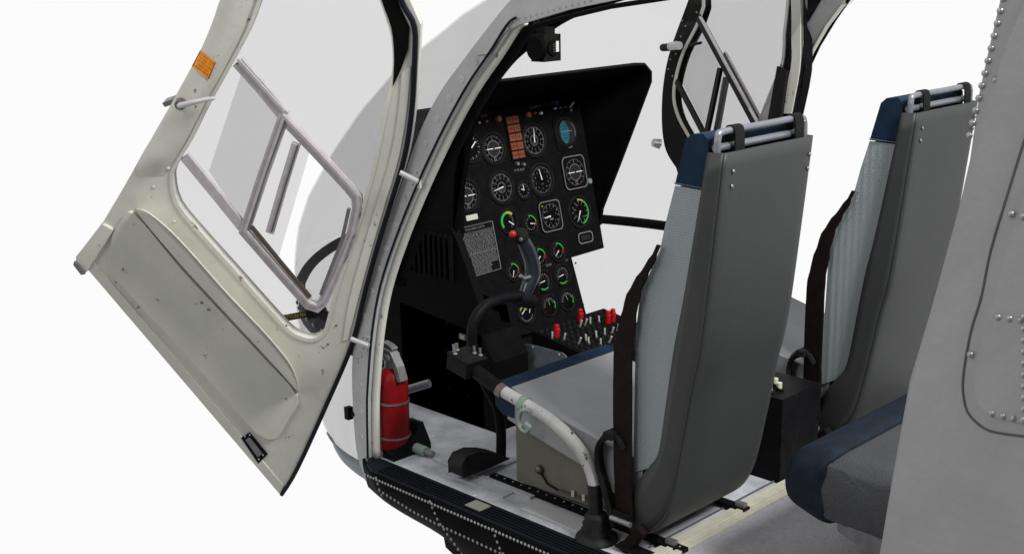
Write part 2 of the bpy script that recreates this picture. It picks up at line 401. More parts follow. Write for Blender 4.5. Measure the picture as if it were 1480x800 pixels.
# floor details
b = MB(); b.box((.138, .26, .008), (.024, .72, .014), 'black_paint')
for i in range(21): b.dome((.138, -.08+i*.034, .015), NZ, .004, 'dull_metal')
b.build('seat_rail', HELI)
b = MB(); b.box((.115, .64, .004), (.02, .42, .008), 'floor_grey'); b.box((.25, .66, .003), (.3, .012, .006), 'floor_grey')
b.box((.07, .25, .004), (.07, .30, .008), 'frame_grey'); b.box((.085, .62, .002), (.05, .25, .006), 'floor_grey')
for y in (-.01, .01): b.box((.4, y-.02, .003), (.6, .003, .006), 'seam')
b.build('floor_plate', HELI, bevel=.001)
# belly skin under the sill
top = [(529, 690), (545, 683), (600, 709), (660, 736), (740, 770), (850, 816), (950, 858), (1300, 1010)]
bot = [(533, 702), (556, 722), (585, 741), (640, 773), (700, 822), (800, 870), (930, 925), (1280, 1080)]
Bo = cr(XP(.0).poly(bot), 4); T_ = [V((-.078 if p.y < .92 else -.078+(p.y-.92)*.45, max(-.8, min(1.03, p.y*1.0)), -.002)) for p in Bo]
rows = []
for k in range(7):
    t = k/6; rows.append([V((a.x+(c.x-a.x)*t*t, a.y+(c.y-a.y)*t, a.z+(c.z-a.z)*t)) for a, c in zip(T_, Bo)])
b = MB(); b.grid(rows, 'belly_black')
rivets(b, [V((-.083, y_, -.014)) for y_ in (.95, .6, .2, -.2)], NX, .0022, .014)
rivets(b, XP(-.083).poly([(549, 708), (600, 740), (640, 760), (688, 782), (720, 797), (760, 815)]), NX, .0022, .018)
rivets(b, XP(-.083).poly([(544, 690), (550, 710), (556, 722)]), NX, .0022, .018)
rivets(b, XP(-.083).poly([(622, 724), (634, 752), (668, 800)]), NX, .0022, .018)
rivets(b, XP(-.083).poly([(713, 764), (722, 790), (735, 810)]), NX, .0022, .018)
b.build('belly_skin', HELI, solid=.006)
b = MB(); b.prism(XP(.0).poly([(640, 770), (700, 806), (760, 850), (760, 900), (644, 790)]), (.05, 0, 0), 'black_soft'); b.build('belly_step', HELI)
b = MB(); b.box(hit(504, 596, 'x', -.02), (.02, .02, .04), 'black_paint'); b.tube([hit(508, 596, 'x', -.02), hit(516, 598, 'x', -.01)], .01, 'black_paint', 8); b.build('door_striker', HELI)

# ================================================================== INSTRUMENT PANEL
U_ = V((1, 0, 0)); W_ = V((0, .2164, .9763)).normalized(); N_ = V((0, -W_.z, W_.y))
PP = Plane((1.2, 1.104, .445), N_)
face = [(676, 165), (836, 140), (873, 358), (826, 372), (848, 457), (742, 488), (732, 440), (670, 412), (640, 300), (655, 170)]
b = MB(); b.prism(PP.poly(face), -N_*.03, 'panel_black')
for u, v in ((848, 205), (858, 262), (866, 320), (838, 150), (700, 165), (752, 160), (800, 152), (868, 352), (832, 380), (843, 440), (660, 408), (722, 240), (668, 250), (742, 300), (808, 222), (860, 350), (750, 478), (836, 420)):
    b.dome(PP.at(u, v), N_, .0045, 'black_soft')
panel = b.build('instrument_panel', HELI, label='black instrument panel crowded with round dials under a deep hood')
def rad(u, v, ry): return (PP.at(u, v-ry)-PP.at(u, v+ry)).length/2
def circ(c, r_, n=28, a0=0, a1=2*math.pi, rx=None): return [c+U_*math.cos(a0+(a1-a0)*i/n)*r_+W_*math.sin(a0+(a1-a0)*i/n)*r_ for i in range(n+(0 if abs(a1-a0-2*math.pi) < 1e-6 else 1))]
def arc(b, c, r0, r1, d0, d1, m, n=14):
    a0, a1 = math.radians(d0), math.radians(d1)
    b.prism(circ(c, r1, n, a0, a1)+circ(c, r0, n, a0, a1)[::-1], N_*.0008, m)
def bar(b, c, ang, r0, r1, w, m, h=.001, w2=None):
    a = math.radians(ang); d = U_*math.cos(a)+W_*math.sin(a); s_ = U_*-math.sin(a)+W_*math.cos(a); w2 = w if w2 is None else w2
    b.prism([c+d*r0-s_*w/2, c+d*r1-s_*w2/2, c+d*r1+s_*w2/2, c+d*r0+s_*w/2], N_*h, m)
def rrect(c, hw, hh, cr_, n=4):
    out = []
    for sx, sy, a0 in ((1, 1, 0), (-1, 1, 90), (-1, -1, 180), (1, -1, 270)):
        for i in range(n+1):
            a = math.radians(a0+90*i/n); out.append(c+U_*(sx*(hw-cr_)+cr_*math.cos(a))+W_*(sy*(hh-cr_)+cr_*math.sin(a)))
    return out
def gauge(u, v, ry, kind, needle=90, sq=False, label=None, numerals=('3', '6', '9', '12', '15', '18', '21', '24')):
    c = PP.at(u, v); R = rad(u, v, ry); b = MB()
    if sq:
        b.prism(rrect(c, R*1.2, R*1.22, R*.42), N_*.006, 'panel_black')
        b.prism(rrect(c+N_*.006, R*1.17, R*1.19, R*.4), N_*.0012, 'print_white', holes=[rrect(c+N_*.006, R*1.1, R*1.12, R*.36)])
    else:
        b.lathe(c, N_, [(R*1.28, 0), (R*1.26, .005), (R*1.16, .0075), (R*1.08, .007), (R*1.06, .002)], 'black_soft', 32)
        for a in (45, 135, 225, 315): b.dome(c+U_*math.cos(math.radians(a))*R*1.42+W_*math.sin(math.radians(a))*R*1.42, N_, .004, 'black_soft')
    b.disc(c+N_*.0005, N_, R*1.06, .0065 if sq else .002, 'dial_black', 32)
    k = c+N_*(.0075 if sq else .003)
    def ticks(n, r0, r1, w, m='print_white', a0=0, a1=360):
        for i in range(n): bar(b, k, a0+(a1-a0)*i/n, R*r0, R*r1, R*w, m)
    if kind == 'hsi':
        ticks(36, .88, .97, .035); ticks(12, .80, .97, .05)
        for i, t in enumerate('N369E12'.replace('12', 'S')*1):
            a = math.radians(90-i*60); b.text(t, k+U_*math.cos(a)*R*.72+W_*math.sin(a)*R*.72+N_*.001, U_, W_, R*.2, 'print_white')
        arc(b, k, R*.56, R*.61, 0, 360, 'print_white', 40); b.disc(k, N_, R*.54, .001, 'dial_grey', 24)
        for s_ in (-1, 1): b.prism([k+N_*.0015+U_*s_*R*x+W_*y for x, y in ((.08, -.0016), (.72, -.0016), (.72, .0016), (.08, .0016))], N_*.0008, 'white')
        arc(b, k-W_*R*.76, R*.1, R*.14, 0, 360, 'print_white', 12)
    elif kind == 'dense':
        ticks(60, .90, 1.0, .03); ticks(12, .80, 1.0, .055)
        for i in range(12):
            a = math.radians(90-i*30); b.text(str(i if i else 12), k+U_*math.cos(a)*R*.66+W_*math.sin(a)*R*.66+N_*.001, U_, W_, R*.24, 'print_white')
        ticks(24, .30, .42, .03); b.text('KNOTS' if needle > 100 else 'FEET', k-W_*R*.2+N_*.001, U_, W_, R*.16, 'print_white')
        bar(b, k+N_*.002, needle, -.15*R, .86*R, R*.1, 'white', w2=R*.03)
    elif kind == 'alt':
        ticks(40, .88, .98, .03); ticks(10, .78, .98, .05)
        for i in range(0, 10):
            a = math.radians(90-i*36); b.text(str(i), k+U_*math.cos(a)*R*.64+W_*math.sin(a)*R*.64+N_*.001, U_, W_, R*.22, 'print_white')
        b.text('ALT', k-W_*R*.3+N_*.001, U_, W_, R*.16, 'print_white')
        bar(b, k+N_*.002, needle, 0, .82*R, R*.1, 'white', w2=R*.03)
    elif kind == 'sqdial':
        ticks(36, .88, .98, .035); ticks(12, .7, .98, .055)
        for i in range(0, 12, 2):
            a = math.radians(75-i*30); b.text(str(i), k+U_*math.cos(a)*R*.56+W_*math.sin(a)*R*.56+N_*.001, U_, W_, R*.2, 'print_white')
        b.box(k-W_*R*.25, (R*.4, .001, R*.12), 'print_white'); b.dome(k+U_*-R*.8+W_*R*.85, N_, .003, 'yellow')
        bar(b, k+N_*.002, needle, .1*R, .8*R, R*.12, 'white', w2=R*.05)
    elif kind == 'arcs':
        arc(b, k, R*.86, R*.98, -80, 60, 'green'); arc(b, k, R*.86, R*.98, 60, 95, 'yellow')
        ticks(12, .68, .85, .05)
        for i in range(6):
            a = math.radians(60+i*50); b.text(str(i*20), k+U_*math.cos(a)*R*.55+W_*math.sin(a)*R*.55+N_*.001, U_, W_, R*.24, 'print_white')
        bar(b, k+N_*.002, needle, -.1*R, .75*R, R*.1, 'white', w2=R*.03)
    elif kind == 'torque':
        arc(b, k, R*.74, R*.98, 95, 215, 'green'); arc(b, k, R*.74, R*.98, 45, 95, 'yellow')
        ticks(8, .5, .7, .05, a0=-60, a1=80); bar(b, k+N_*.002, -35, 0, .7*R, R*.09, 'white')
    elif kind == 'small':
        arc(b, k, R*.84, R*.98, 10, 100, 'green'); arc(b, k, R*.84, R*.98, -22, 8, 'red')
        ticks(12, .6, .8, .06, a0=100, a1=380)
        bar(b, k+N_*.002, needle, -.1*R, .7*R, R*.12, 'white', w2=R*.04)
    elif kind == 'clock':
        ticks(12, .72, .95, .08); ticks(24, .86, .95, .04)
        bar(b, k+N_*.002, needle, 0, .7*R, R*.1, 'white'); bar(b, k+N_*.002, needle+60, 0, .5*R, R*.1, 'white')
    elif kind == 'bottomgreen':
        arc(b, k, R*.86, R*.99, 235, 305, 'green'); ticks(14, .66, .88, .06, a0=-40, a1=220)
        for i in range(5):
            a = math.radians(0+i*45); b.text(str(i), k+U_*math.cos(a)*R*.48+W_*math.sin(a)*R*.48+N_*.001, U_, W_, R*.28, 'print_white')
        bar(b, k+N_*.002, needle, -.1*R, .7*R, R*.11, 'white', w2=R*.04)
    elif kind == 'double':
        for s_ in (-1, 1):
            q = k+U_*s_*R*.42+W_*R*.1; arc(b, q, R*.40, R*.5, 20, 160, 'yellow' if s_ < 0 else 'yellow')
            for j in range(6): bar(b, q, 20+j*30, R*.28, R*.42, R*.06, 'print_white')
            bar(b, q+N_*.002, 215 if s_ < 0 else 70, -.3*R, .4*R, R*.08, 'white')
        arc(b, k-W_*R*.1, R*.80, R*.86, 200, 340, 'print_white')
    elif kind == 'fuel':
        ticks(10, .6, .9, .06, a0=20, a1=200); arc(b, k, R*.86, R*.98, 330, 385, 'green'); bar(b, k+N_*.002, needle, 0, .7*R, R*.1, 'print_white')
    elif kind == 'horizon':
        b.prism(rrect(c, R*1.35, R*1.5, R*.4), N_*.004, 'panel_black')
        q = k+N_*.003; b.disc(k+U_*R*.1, N_, R*.98, .002, 'dial_grey', 28)
        pts = [q+U_*(-.22+x)*R+W_*y*R for x, y in ((-.5, .1), (-.42, .62), (0, .95), (.35, .6), (.5, .0), (.38, -.6), (0, -.95), (-.4, -.6))]
        b.prism(cr(pts, 3, True), N_*.001, 'cyan')
        q += N_*.0015
        for y in (-.5, -.25, 0, .25, .5): b.box(q+U_*-.2*R+W_*y*R, (R*.55, .001, R*.035), 'dial_grey')
        bar(b, q+U_*-.1*R+W_*R*.05, 0, -.6*R, .7*R, R*.06, 'print_white'); arc(b, q+U_*R*.1, R*.84, R*.9, -30, 50, 'print_white')
        b.box(k+N_*.0+U_*R*.2-W_*R*1.22, (R*.4, .004, R*.16), 'print_white')
    return b.build('gauge', panel, label=label)
gauge(680, 214, 18, 'clock', 40); gauge(712.5, 215, 19.5, 'hsi', label='direction dial with a white bar, upper row')
gauge(771, 203, 20, 'dense', 82, label='densely numbered dial with its needle straight up'); gauge(817, 191, 17.5, 'horizon', label='artificial horizon with a cyan face')
gauge(674, 283, 20, 'hsi'); gauge(724, 271, 20, 'dense', 190, label='densely numbered dial with its needle to the left')
gauge(756, 275, 11, 'clock', 95); gauge(782, 260, 20, 'alt', 100); gauge(829, 249, 20, 'hsi', sq=True, label='direction dial in a white rounded square border')
gauge(734, 320, 15, 'torque', label='dial with a wide green and yellow arc'); gauge(766, 323, 12.5, 'small', 350); gauge(794.5, 312, 18.5, 'sqdial', 185, sq=True)
gauge(837, 306, 19, 'arcs', 240); gauge(779, 371, 12.5, 'small', 220); gauge(805.5, 363, 12.5, 'small', 220); gauge(741, 392, 12, 'small', 250)
gauge(785, 406, 13, 'bottomgreen', 190); gauge(812, 397, 13, 'bottomgreen', 190); gauge(760, 450, 14.5, 'double', label='twin dial with two small yellow arcs'); gauge(793, 441, 13, 'fuel', 100); gauge(819, 433, 13, 'fuel', 110)
# annunciator lights
b = MB()
tl, tr_, bl, br_ = PP.at(728.5, 169), PP.at(746.5, 166.5), PP.at(740, 232), PP.at(757, 229)
uu = (tr_-tl); ww = (bl-tl)
b.prism([p+N_*.001 for p in (tl-uu*.06-ww*.01, tr_+uu*.06-ww*.01, br_+uu*.06+ww*.01, bl-uu*.06+ww*.01)], N_*.004, 'black')
for i in range(2):
    for j in range(5):
        o = tl+uu*(.02+.5*i)+ww*(.01+.2*j)+N_*.005; a, c = uu*.46, ww*.165
        b.prism([o, o+a, o+a+c, o+c], N_*.003, 'orange'); b.text(random.choice(['OIL', 'GEN', 'FUEL', 'XMSN', 'BATT']), o+a*.5+c*.5+N_*.0034, U_, W_, .009, 'dial_black')
b.build('warning_lights', panel, label='two columns of orange warning lights')
b = MB()
for u, v, m, r_ in ((719, 172, 'knob_orange', .012), (762, 166, 'knob_orange', .012), (701, 176, 'knob_orange', .005), (780, 164, 'white', .006), (771, 164, 'knob_orange', .005), (800, 157, 'white', .005), (807, 156, 'blue_led', .006), (815, 155, 'knob_orange', .005), (823, 160, 'dull_metal', .006), (746, 237, 'dull_metal', .008), (755, 238, 'dull_metal', .007), (690, 178, 'dull_metal', .006), (850, 262, 'clamp', .012), (803, 151, 'blue_led', .004)):
    b = MB(); p = PP.at(u, v); b.disc(p, N_, r_, .012, m, 14, r2=r_*.8); b.disc(p, N_, r_*1.4, .003, 'black_soft', 14); b.build('panel_knob', panel)
b = MB(); b.tube([PP.at(824, 155), PP.at(829, 148, .025)], .004, 'white', 8); b.build('toggle_switch', panel)
for t, u, v in (('TRIM', 699, 168), ('NAV', 770, 156), ('TEST', 777, 154), ('VOR', 747, 246), ('ADF', 755, 245), ('LIGHTS', 803, 148), ('OBS', 830, 211), ('TEMP', 793, 383), ('PSI', 819, 376)):
    b = MB(); b.text(t, PP.at(u, v, .0005), U_, W_, .013, 'print_white'); b.build('lettering', panel)
b = MB(); p = PP.at(681, 314); b.box(p+N_*.003, (.052, .003, .018), 'ivory', (U_, N_, W_)); b.build('blank_label', panel)
b = MB(); p = PP.at(845, 343); b.prism(rrect(p, .04, .021, .015), N_*.005, 'panel_black'); b.prism(rrect(p+N_*.005, .04, .021, .015), N_*.001, 'print_white', holes=[rrect(p+N_*.005, .036, .017, .013)])
b.prism(rrect(p+N_*.0052, .024, .009, .003), N_*.001, 'dial_grey'); b.build('radio_display', panel)
# data placard
b = MB(); q = [(658, 331), (711, 318.5), (724, 388), (671, 404)]
Q = PP.poly(q, .002); b.prism([Q[0], Q[1], Q[2], Q[3]], N_*.002, 'panel_black')
def qp(s, t): return Q[0].lerp(Q[1], s).lerp(Q[3].lerp(Q[2], s), t)+N_*.0025
def qbar(s0, s1, t0, t1, m='print_white'): b.prism([qp(s0, t0), qp(s1, t0), qp(s1, t1), qp(s0, t1)], N_*.0005, m)
for s0, s1, t0, t1 in ((0, 1, 0, .012), (0, 1, .988, 1), (0, .02, 0, 1), (.98, 1, 0, 1), (0, 1, .565, .578), (.02, .98, .13, .138)): qbar(s0, s1, t0, t1)
qu = (Q[1]-Q[0]).normalized(); qw = (Q[0]-Q[3]).normalized()
b.text('PLACARD DATA', qp(.5, .07), qu, qw, .012, 'print_white')
for i in range(34):
    t = .155+i*.0245
    if .55 < t < .59: continue
    s = .05
    while s < .94:
        w = random.uniform(.012, .075)
        if not (t > .8 and s > .72): qbar(s, min(.96, s+w), t, t+.012)
        s += w+random.uniform(.008, .022)
b.build('data_placard', panel, label='white printed data placard on the panel')
# hood
Rl = lambda u, v, y: hit(u, v, 'y', y)
rim = [(.30, .98, .72), (.40, .93, 1.05), (.415, .925, 1.085), (.45, .92, 1.105), (1.20, .92, 1.108), (1.235, .92, 1.095), (1.25, .925, 1.065), (1.25, 1.0, .86), (1.247, 1.12, .60)]
rim = [hit(686, 260, 'y', .98), hit(689, 150, 'y', .935), hit(692, 130, 'y', .925), hit(703, 119, 'y', .92), hit(918, 93, 'y', .92), hit(932, 93, 'y', .92), hit(941, 104, 'y', .922), hit(941, 118, 'y', .93), hit(918, 180, 'y', .99), hit(896, 238, 'y', 1.05), hit(871, 302, 'y', 1.11)]
rim[0] = V((rim[1].x, 1.06, .62))
inn_ = [V((.50, 1.12, .60)), PP.at(672, 172), PP.at(674, 166), PP.at(680, 162), PP.at(830, 139), PP.at(836, 139), PP.at(838, 143), PP.at(839, 150), PP.at(851, 220), PP.at(860, 275), PP.at(868, 325)]
b = MB(); b.grid([rim, [a.lerp(c, .5) for a, c in zip(rim, inn_)], inn_, [p+V((0, .3, -.02)) for p in inn_]], 'hood_black', False)
hood = b.build('glare_hood', panel, solid=.012)
b = MB(); b.tube(rim[1:], .004, 'black_soft', 6); b.build('hood_edging', panel)
# avionics body behind and left of the panel
b = MB(); sid = [(.93, 0), (.93, .40), (1.0, .55), (1.06, .66), (1.05, .80), (1.0, 1.0), (1.06, 1.06), (1.17, 1.01), (1.27, .90), (1.36, .70), (1.45, .5), (1.50, .3), (1.50, 0)]
b.prism([V((.40, y, z)) for y, z in sid], (.03, 0, 0), 'black')
b.prism([V((.43, y, z)) for y, z in ((1.14, .5), (1.245, 1.0), (1.30, .88), (1.33, .5))], (.75, 0, 0), 'black')
b.build('avionics_bay', HELI, bevel=.012)
b = MB()
for i in range(9): b.box((.394, 1.06+i*.026, .56-.0*i), (.014, .010, .15), 'panel_black')
b.build('louvre', HELI)
b = MB(); b.box((.398, 1.02, .30), (.006, .03, .02), 'bronze'); b.box((.396, 1.02, .30), (.006, .02, .012), 'strip'); b.build('fuse_holder', HELI)
b = MB(); b.prism([V((.40, y, z)) for y, z in ((.875, 0), (.875, .24), (.93, .32), (1.34, .36), (1.34, 0))], (.155, 0, 0), 'black')
b.prism([V((.60, y, z)) for y, z in ((.95, 0), (1.06, .16), (1.16, .40), (1.34, .40), (1.34, 0))], (.42, 0, 0), 'black')
for z in (.1, .22, .33): 
    for y in (.9, 1.0, 1.1): b.dome((.398, y, z), NX, .004, 'black_soft')
ped = b.build('pedestal', HELI, bevel=.006)
b = MB(); b.prism([V((.60, y, z)) for y, z in ((.90, .30), (.60, .255), (.60, .2), (.66, .0), (.90, .0))], (.36, 0, 0), 'panel_black')
con = b.build('switch_console', HELI, bevel=.004, label='low console covered in switches ahead of the seats')
b = MB(); gpl = XP(.596); b.prism(cr(gpl.poly([(749, 540), (748, 505), (757, 497), (775, 499), (800, 506), (819, 514), (822, 548), (790, 560)]), 3, True), (-.003, 0, 0), 'plate_grey')
for u, v in ((752, 506), (752, 527), (770, 501), (808, 512)): b.dome(gpl.at(u, v, .004), NX, .004, 'rivet')
b.build('cover_plate', con)
# console top: knobs grid + toggles + guarded switches
sl = V((0, .30, .045)).normalized(); sn = sl.cross(V((1, 0, 0))); sn = sn if sn.z > 0 else -sn
CP = Plane((.6, .6, .255), sn)
b = MB()
for i in range(13):
    for j in range(9):
        p = V((.615+i*.027, .625, .2595))+sl*(j*.031)
        b.disc(p, sn, .008, .006, 'black_soft', 10, r2=.006)
b.build('knob_grid', con)
for u, v in ((798, 489), (815, 491), (838, 472), (845, 470), (853, 468), (866, 466), (836, 497), (847, 493), (862, 488), (874, 484), (884, 482), (892, 478), (851, 497), (868, 499), (880, 495)):
    p = CP.at(u, v); b = MB(); b.disc(p, sn, .005, .006, 'dull_metal', 8); b.tube([p, p+sn*.024+V((.002, random.uniform(-.008, .008), 0))], [.0025, .0038], 'rivet', 8); b.build('toggle_switch', con)
for u, v, h in ((804, 488, .05), (838, 465, .05), (878, 468, .052), (885, 466, .055)):
    h *= .72; p = CP.at(u, v); b = MB(); b.box(p+sn*h*.5, (.018, .015, h), 'red', (V((1, 0, 0)), sl, sn)); b.box(p+sn*(h+.004)+sl*.004, (.016, .014, .014), 'red', (V((1, 0, 0)), sl, sn)); b.build('switch_guard', con, bevel=.004, label='red switch guard')

# ================================================================== SEATS
def seat(dx, dy, first):
    T = V((dx, dy, 0))
    b = MB()
    prof = [(-.249, 1.065), (-.229, .863), (-.199, .60), (-.171, .47), (-.145, .33), (-.110, .165), (-.07, .09), (-.01, .05), (.03, .045)]
    front = [(-.207, 1.064), (-.148, .726), (-.119, .585), (-.098, .45), (-.075, .306), (-.05, .26), (-.013, .21), (.018, .142), (.035, .08)]
    bp_ = cr([(0, y, z) for y, z in prof], 4); fp_ = cr([(0, y, z) for y, z in front], 4)
    n = len(bp_)
    rows = []
    xs = [(.058, 1.0), (.0595, .75), (.061, .50), (.0625, .25), (.0645, .08), (.0645, .08), (.067, .03), (.071, .008), (.076, .0), (.11, 0), (.2, 0), (.28, 0), (.36, 0), (.40, 0), (.418, .0), (.427, .04), (.432, .14), (.4345, .35), (.437, .72), (.438, 1.0)]
    for x, k in xs:
        row = []
        for i in range(n):
            p = bp_[i].lerp(fp_[i], k); row.append(V((x, p.y, p.z))+T)
        # rounded lower corners: pull the sides in towards the bottom
        for i in range(n):
            t = max(0, (i/(n-1)-.62)/.38); row[i].x += (T.x+.25-row[i].x)*.12*t*t*(1 if x > .25 else .35)
        rows.append(row)
    b.grid(rows[:5], 'shell'); b.grid(rows[5:], 'shell')
    for x, m in ((.118, 0), (.436, 0)):
        for z in (1.02, .985): b.dome(V((x-.02, -.249+(1.065-z)*.1-.004, z))+T, NY, .0032, 'dull_metal')
    lab = 'dark grey pilot seat nearer the open left door' if first else 'dark grey pilot seat beyond the black centre box'
    sh = b.build('pilot_seat', HELI, solid=.006, label=lab)
    # bolster
    b = MB()
    cp = [(-.105, .975), (-.080, .89), (-.062, .815), (-.03, .75), (-.002, .699), (.012, .60), (.016, .45), (.018, .30), (.016, .215), (-.05, .25), (-.09, .32), (-.13, .585), (-.16, .726), (-.19, .94), (-.186, .972)]
    b.prism([V((.070, y, z))+T for y, z in cp], (.36, 0, 0), 'weave'); b.build('back_cushion', sh, bevel=.014, seg=3)
    b = MB(); hp = [(-.106, .978), (-.135, 1.085), (-.152, 1.1), (-.185, 1.104), (-.20, 1.09), (-.206, 1.0), (-.188, .975)]
    b.prism([V((.068, y, z))+T for y, z in hp], (.364, 0, 0), 'navy'); hr = b.build('headrest', sh, bevel=.016, seg=3)
    b = MB()
    for i in range(16):
        t = i/15; p = V((.0665, -.106-.082*t, .982-.004*t))+T; b.box(p, (.002, .0035, .0015), 'stitch')
    b.build('stitching', hr)
    # carrying handle behind the head
    b = MB(); y = -.224
    b.tube(cr([(.070, y, 1.03), (.070, y, 1.07), (.072, y, 1.098), (.092, y, 1.109), (.25, y, 1.109), (.40, y, 1.109), (.424, y, 1.10), (.428, y, 1.07), (.428, y, 1.03)], 4), .0085, 'steel', 12)
    b.tube([(.074, y+.008, 1.072), (.424, y+.008, 1.072)], .0095, 'steel', 12)
    for v_ in b.v: v_ += T
    b.build('seat_handle', sh)
    for x in (.137, .385):
        b = MB(); pts = [V((x, y-.014, 1.045))+T, V((x, y-.012, 1.106))+T, V((x, y-.002, 1.119))+T, V((x, y+.012, 1.115))+T, V((x, y+.016, 1.09))+T, V((x, y+.018, 1.04))+T]
        b.ribbon(cr(pts, 3), (1, 0, 0), .036, .004, 'black_soft'); b.build('webbing_loop', sh)
    # seat cushion
    b = MB(); sp_ = [(.0, .14), (-.01, .25), (.1, .262), (.3, .295), (.42, .325), (.485, .345), (.485, .24), (.3, .20)]
    b.prism([V((.075, y, z))+T for y, z in sp_], (.45, 0, 0), 'fabric'); cu = b.build('seat_cushion', sh, bevel=.02, seg=4)
    b = MB(); sp2 = [(.455, .336), (.50, .350), (.525, .346), (.535, .325), (.53, .27), (.50, .25), (.455, .25)]
    b.prism([V((.073, y, z))+T for y, z in sp2], (.454, 0, 0), 'navy'); b.build('front_bolster', cu, bevel=.014, seg=3)
    # shoulder/lap strap down the side
    b = MB()
    pts = [(-.072, .83), (-.052, .79), (-.020, .74), (.006, .69), (.024, .62), (.038, .54), (.040, .45), (.040, .3), (.038, .18), (.034, .10)]
    w = [.010, .022, .034, .046, .058, .066, .068, .066, .062, .060]
    P_ = cr([V((.052, y, z))+T for y, z in pts], 3); 
    ws = [w[min(len(w)-1, i//3)] for i in range(len(P_))]
    b.ribbon(P_, (.15, 1, .0), ws, .006, 'strap')
    b.build('harness_strap', sh)
    b = MB(); b.box(V((.046, .034, .092))+T, (.016, .062, .03), 'black_paint'); b.tube([V((.036, .0, .085))+T, V((.036, .066, .085))+T], .008, 'dull_metal', 8)
    b.box(V((.05, .0, .04))+T, (.03, .03, .10), 'strap', (V((1, 0, 0)), V((0, .8, .6)), V((0, -.6, .8))))
    b.box(V((.05, -.035, .012))+T, (.04, .17, .008), 'black_paint'); b.build('belt_buckle', sh, bevel=.003)
    b = MB(); pp = [(.035, .285), (.06, .31), (.095, .30), (.122, .27), (.125, .22), (.105, .16), (.085, .10), (.07, .06)]
    b.ribbon(cr([V((.058, y, z))+T for y, z in pp], 4), (.9, .45, 0), .05, .014, 'black_soft')
    b.box(V((.05, .07, .312))+T, (.05, .03, .02), 'black_soft'); b.build('lap_belt', sh, bevel=.003)
    # base
    b = MB(); bs_ = [(.53, .015), (.53, .25), (.3, .225), (.12, .21), (.03, .18), (.02, .03)]
    b.prism([V((.152, y, z))+T for y, z in bs_], (.30, 0, 0), 'base_beige'); ba = b.build('seat_base', sh, bevel=.006)
    b = MB(); x = .146; b.tube([V((x, y, z))+T for y, z in ((.43, .075), (.40, .045), (.36, .038))], .003, 'black_soft', 8); b.ball(V((x, .43, .08))+T, .014, 'bronze', 10, 6)
    b.ball(V((x, .16, .075))+T, .016, 'ext_red', 10, 6); b.box(V((x, .27, .04))+T, (.004, .17, .006), 'bronze')
    for yy in (.2, .22, .26, .30): b.box(V((x, yy, .045))+T, (.006, .01, .018), 'strip')
    b.build('adjust_lever', ba)
    for x in (.13, .44):
        b = MB(); b.box(V((x, -.02, .014))+T, (.03, .12, .012), 'black_paint'); b.box(V((x, -.06, .024))+T, (.02, .03, .014), 'dull_metal'); b.build('rail_foot', ba, bevel=.002)
seat(0, 0, True); seat(.908, .01, False)

# centre box between the seats
b = MB(); b.box((.775, .15, .13), (.20, .36, .26), 'black_paint')
for i in range(12): b.dome((.684+i*.0165, -.031, .252), NY, .0035, 'black_soft'); b.dome((.684, -.031, .012+i*.021), NY, .0035, 'black_soft'); b.dome((.866, -.031, .012+i*.021), NY, .0035, 'black_soft')
cb = b.build('centre_box', HELI, bevel=.004, label='black riveted box between the two pilot seats')
b = MB()
for x, y in ((.735, .02), (.72, .07), (.76, .05), (.70, .03)): b.tube([(x, y, .26), (x, y, .285)], .008, 'ivory', 10); b.tube([(x, y, .26), (x, y-.004, .27)], .012, 'black_soft', 10)
b.tube([(.71, .11, .26), (.70, .10, .31)], .004, 'rivet', 8); b.ball((.70, .10, .315), .012, 'black_soft'); b.build('control_knobs', cb)
b = MB(); b.box((.90, -.008, .004), (.42, .02, .008), 'strip'); b.build('floor_trim', HELI)

# ================================================================== REAR BENCH
def endcap(prof, x0, x1, m, b):
    P = cr([(0, y, z) for y, z in prof], 4, True); cy_ = sum(p.y for p in P)/len(P); cz_ = sum(p.z for p in P)/len(P)
    rows = []
    for x, k in ((0, .0), (0, .045), (.004, .03), (.016, .014), (.035, .004), (.06, 0)):
        row = []
        for p in P:
            d = V((0, cy_-p.y, cz_-p.z)); L_ = d.length; row.append(V((x0+x, p.y, p.z))+d*(1 if (x == 0 and k == 0) else min(.9, k/L_)))
        rows.append(row+[row[0]])
    rows.append([V((x1, p.y, p.z)) for p in rows[-1]]); b.grid(rows, m)
b = MB(); x0 = .165
endcap([(-.50, .374), (-.42, .368), (-.375, .34), (-.362, .29), (-.375, .235), (-.43, .21), (-.55, .20), (-.75, .19), (-.94, .20), (-.95, .29), (-.94, .39), (-.75, .385)], x0, 1.4, 'perforated', b)
for p in b.v: p.z -= .008
bench = b.build('rear_bench', HELI, label='grey perforated rear bench cushion with a navy front edge')
b = MB(); endcap([(-.50, .380), (-.42, .375), (-.37, .345), (-.352, .29), (-.368, .23), (-.43, .203), (-.495, .200), (-.498, .29)], x0-.006, 1.41, 'navy_worn', b)
for p in b.v: p.z -= .008
b.build('front_edging', bench)
b = MB(); b.prism([V((.30, y, z)) for y, z in ((-.44, .205), (-.44, .12), (-.52, .09), (-.92, .09), (-.92, .205))], (.9, 0, 0), 'dull_metal'); b.dome((.299, -.46, .15), NX, .011, 'black_paint'); b.build('bench_bracket', bench)

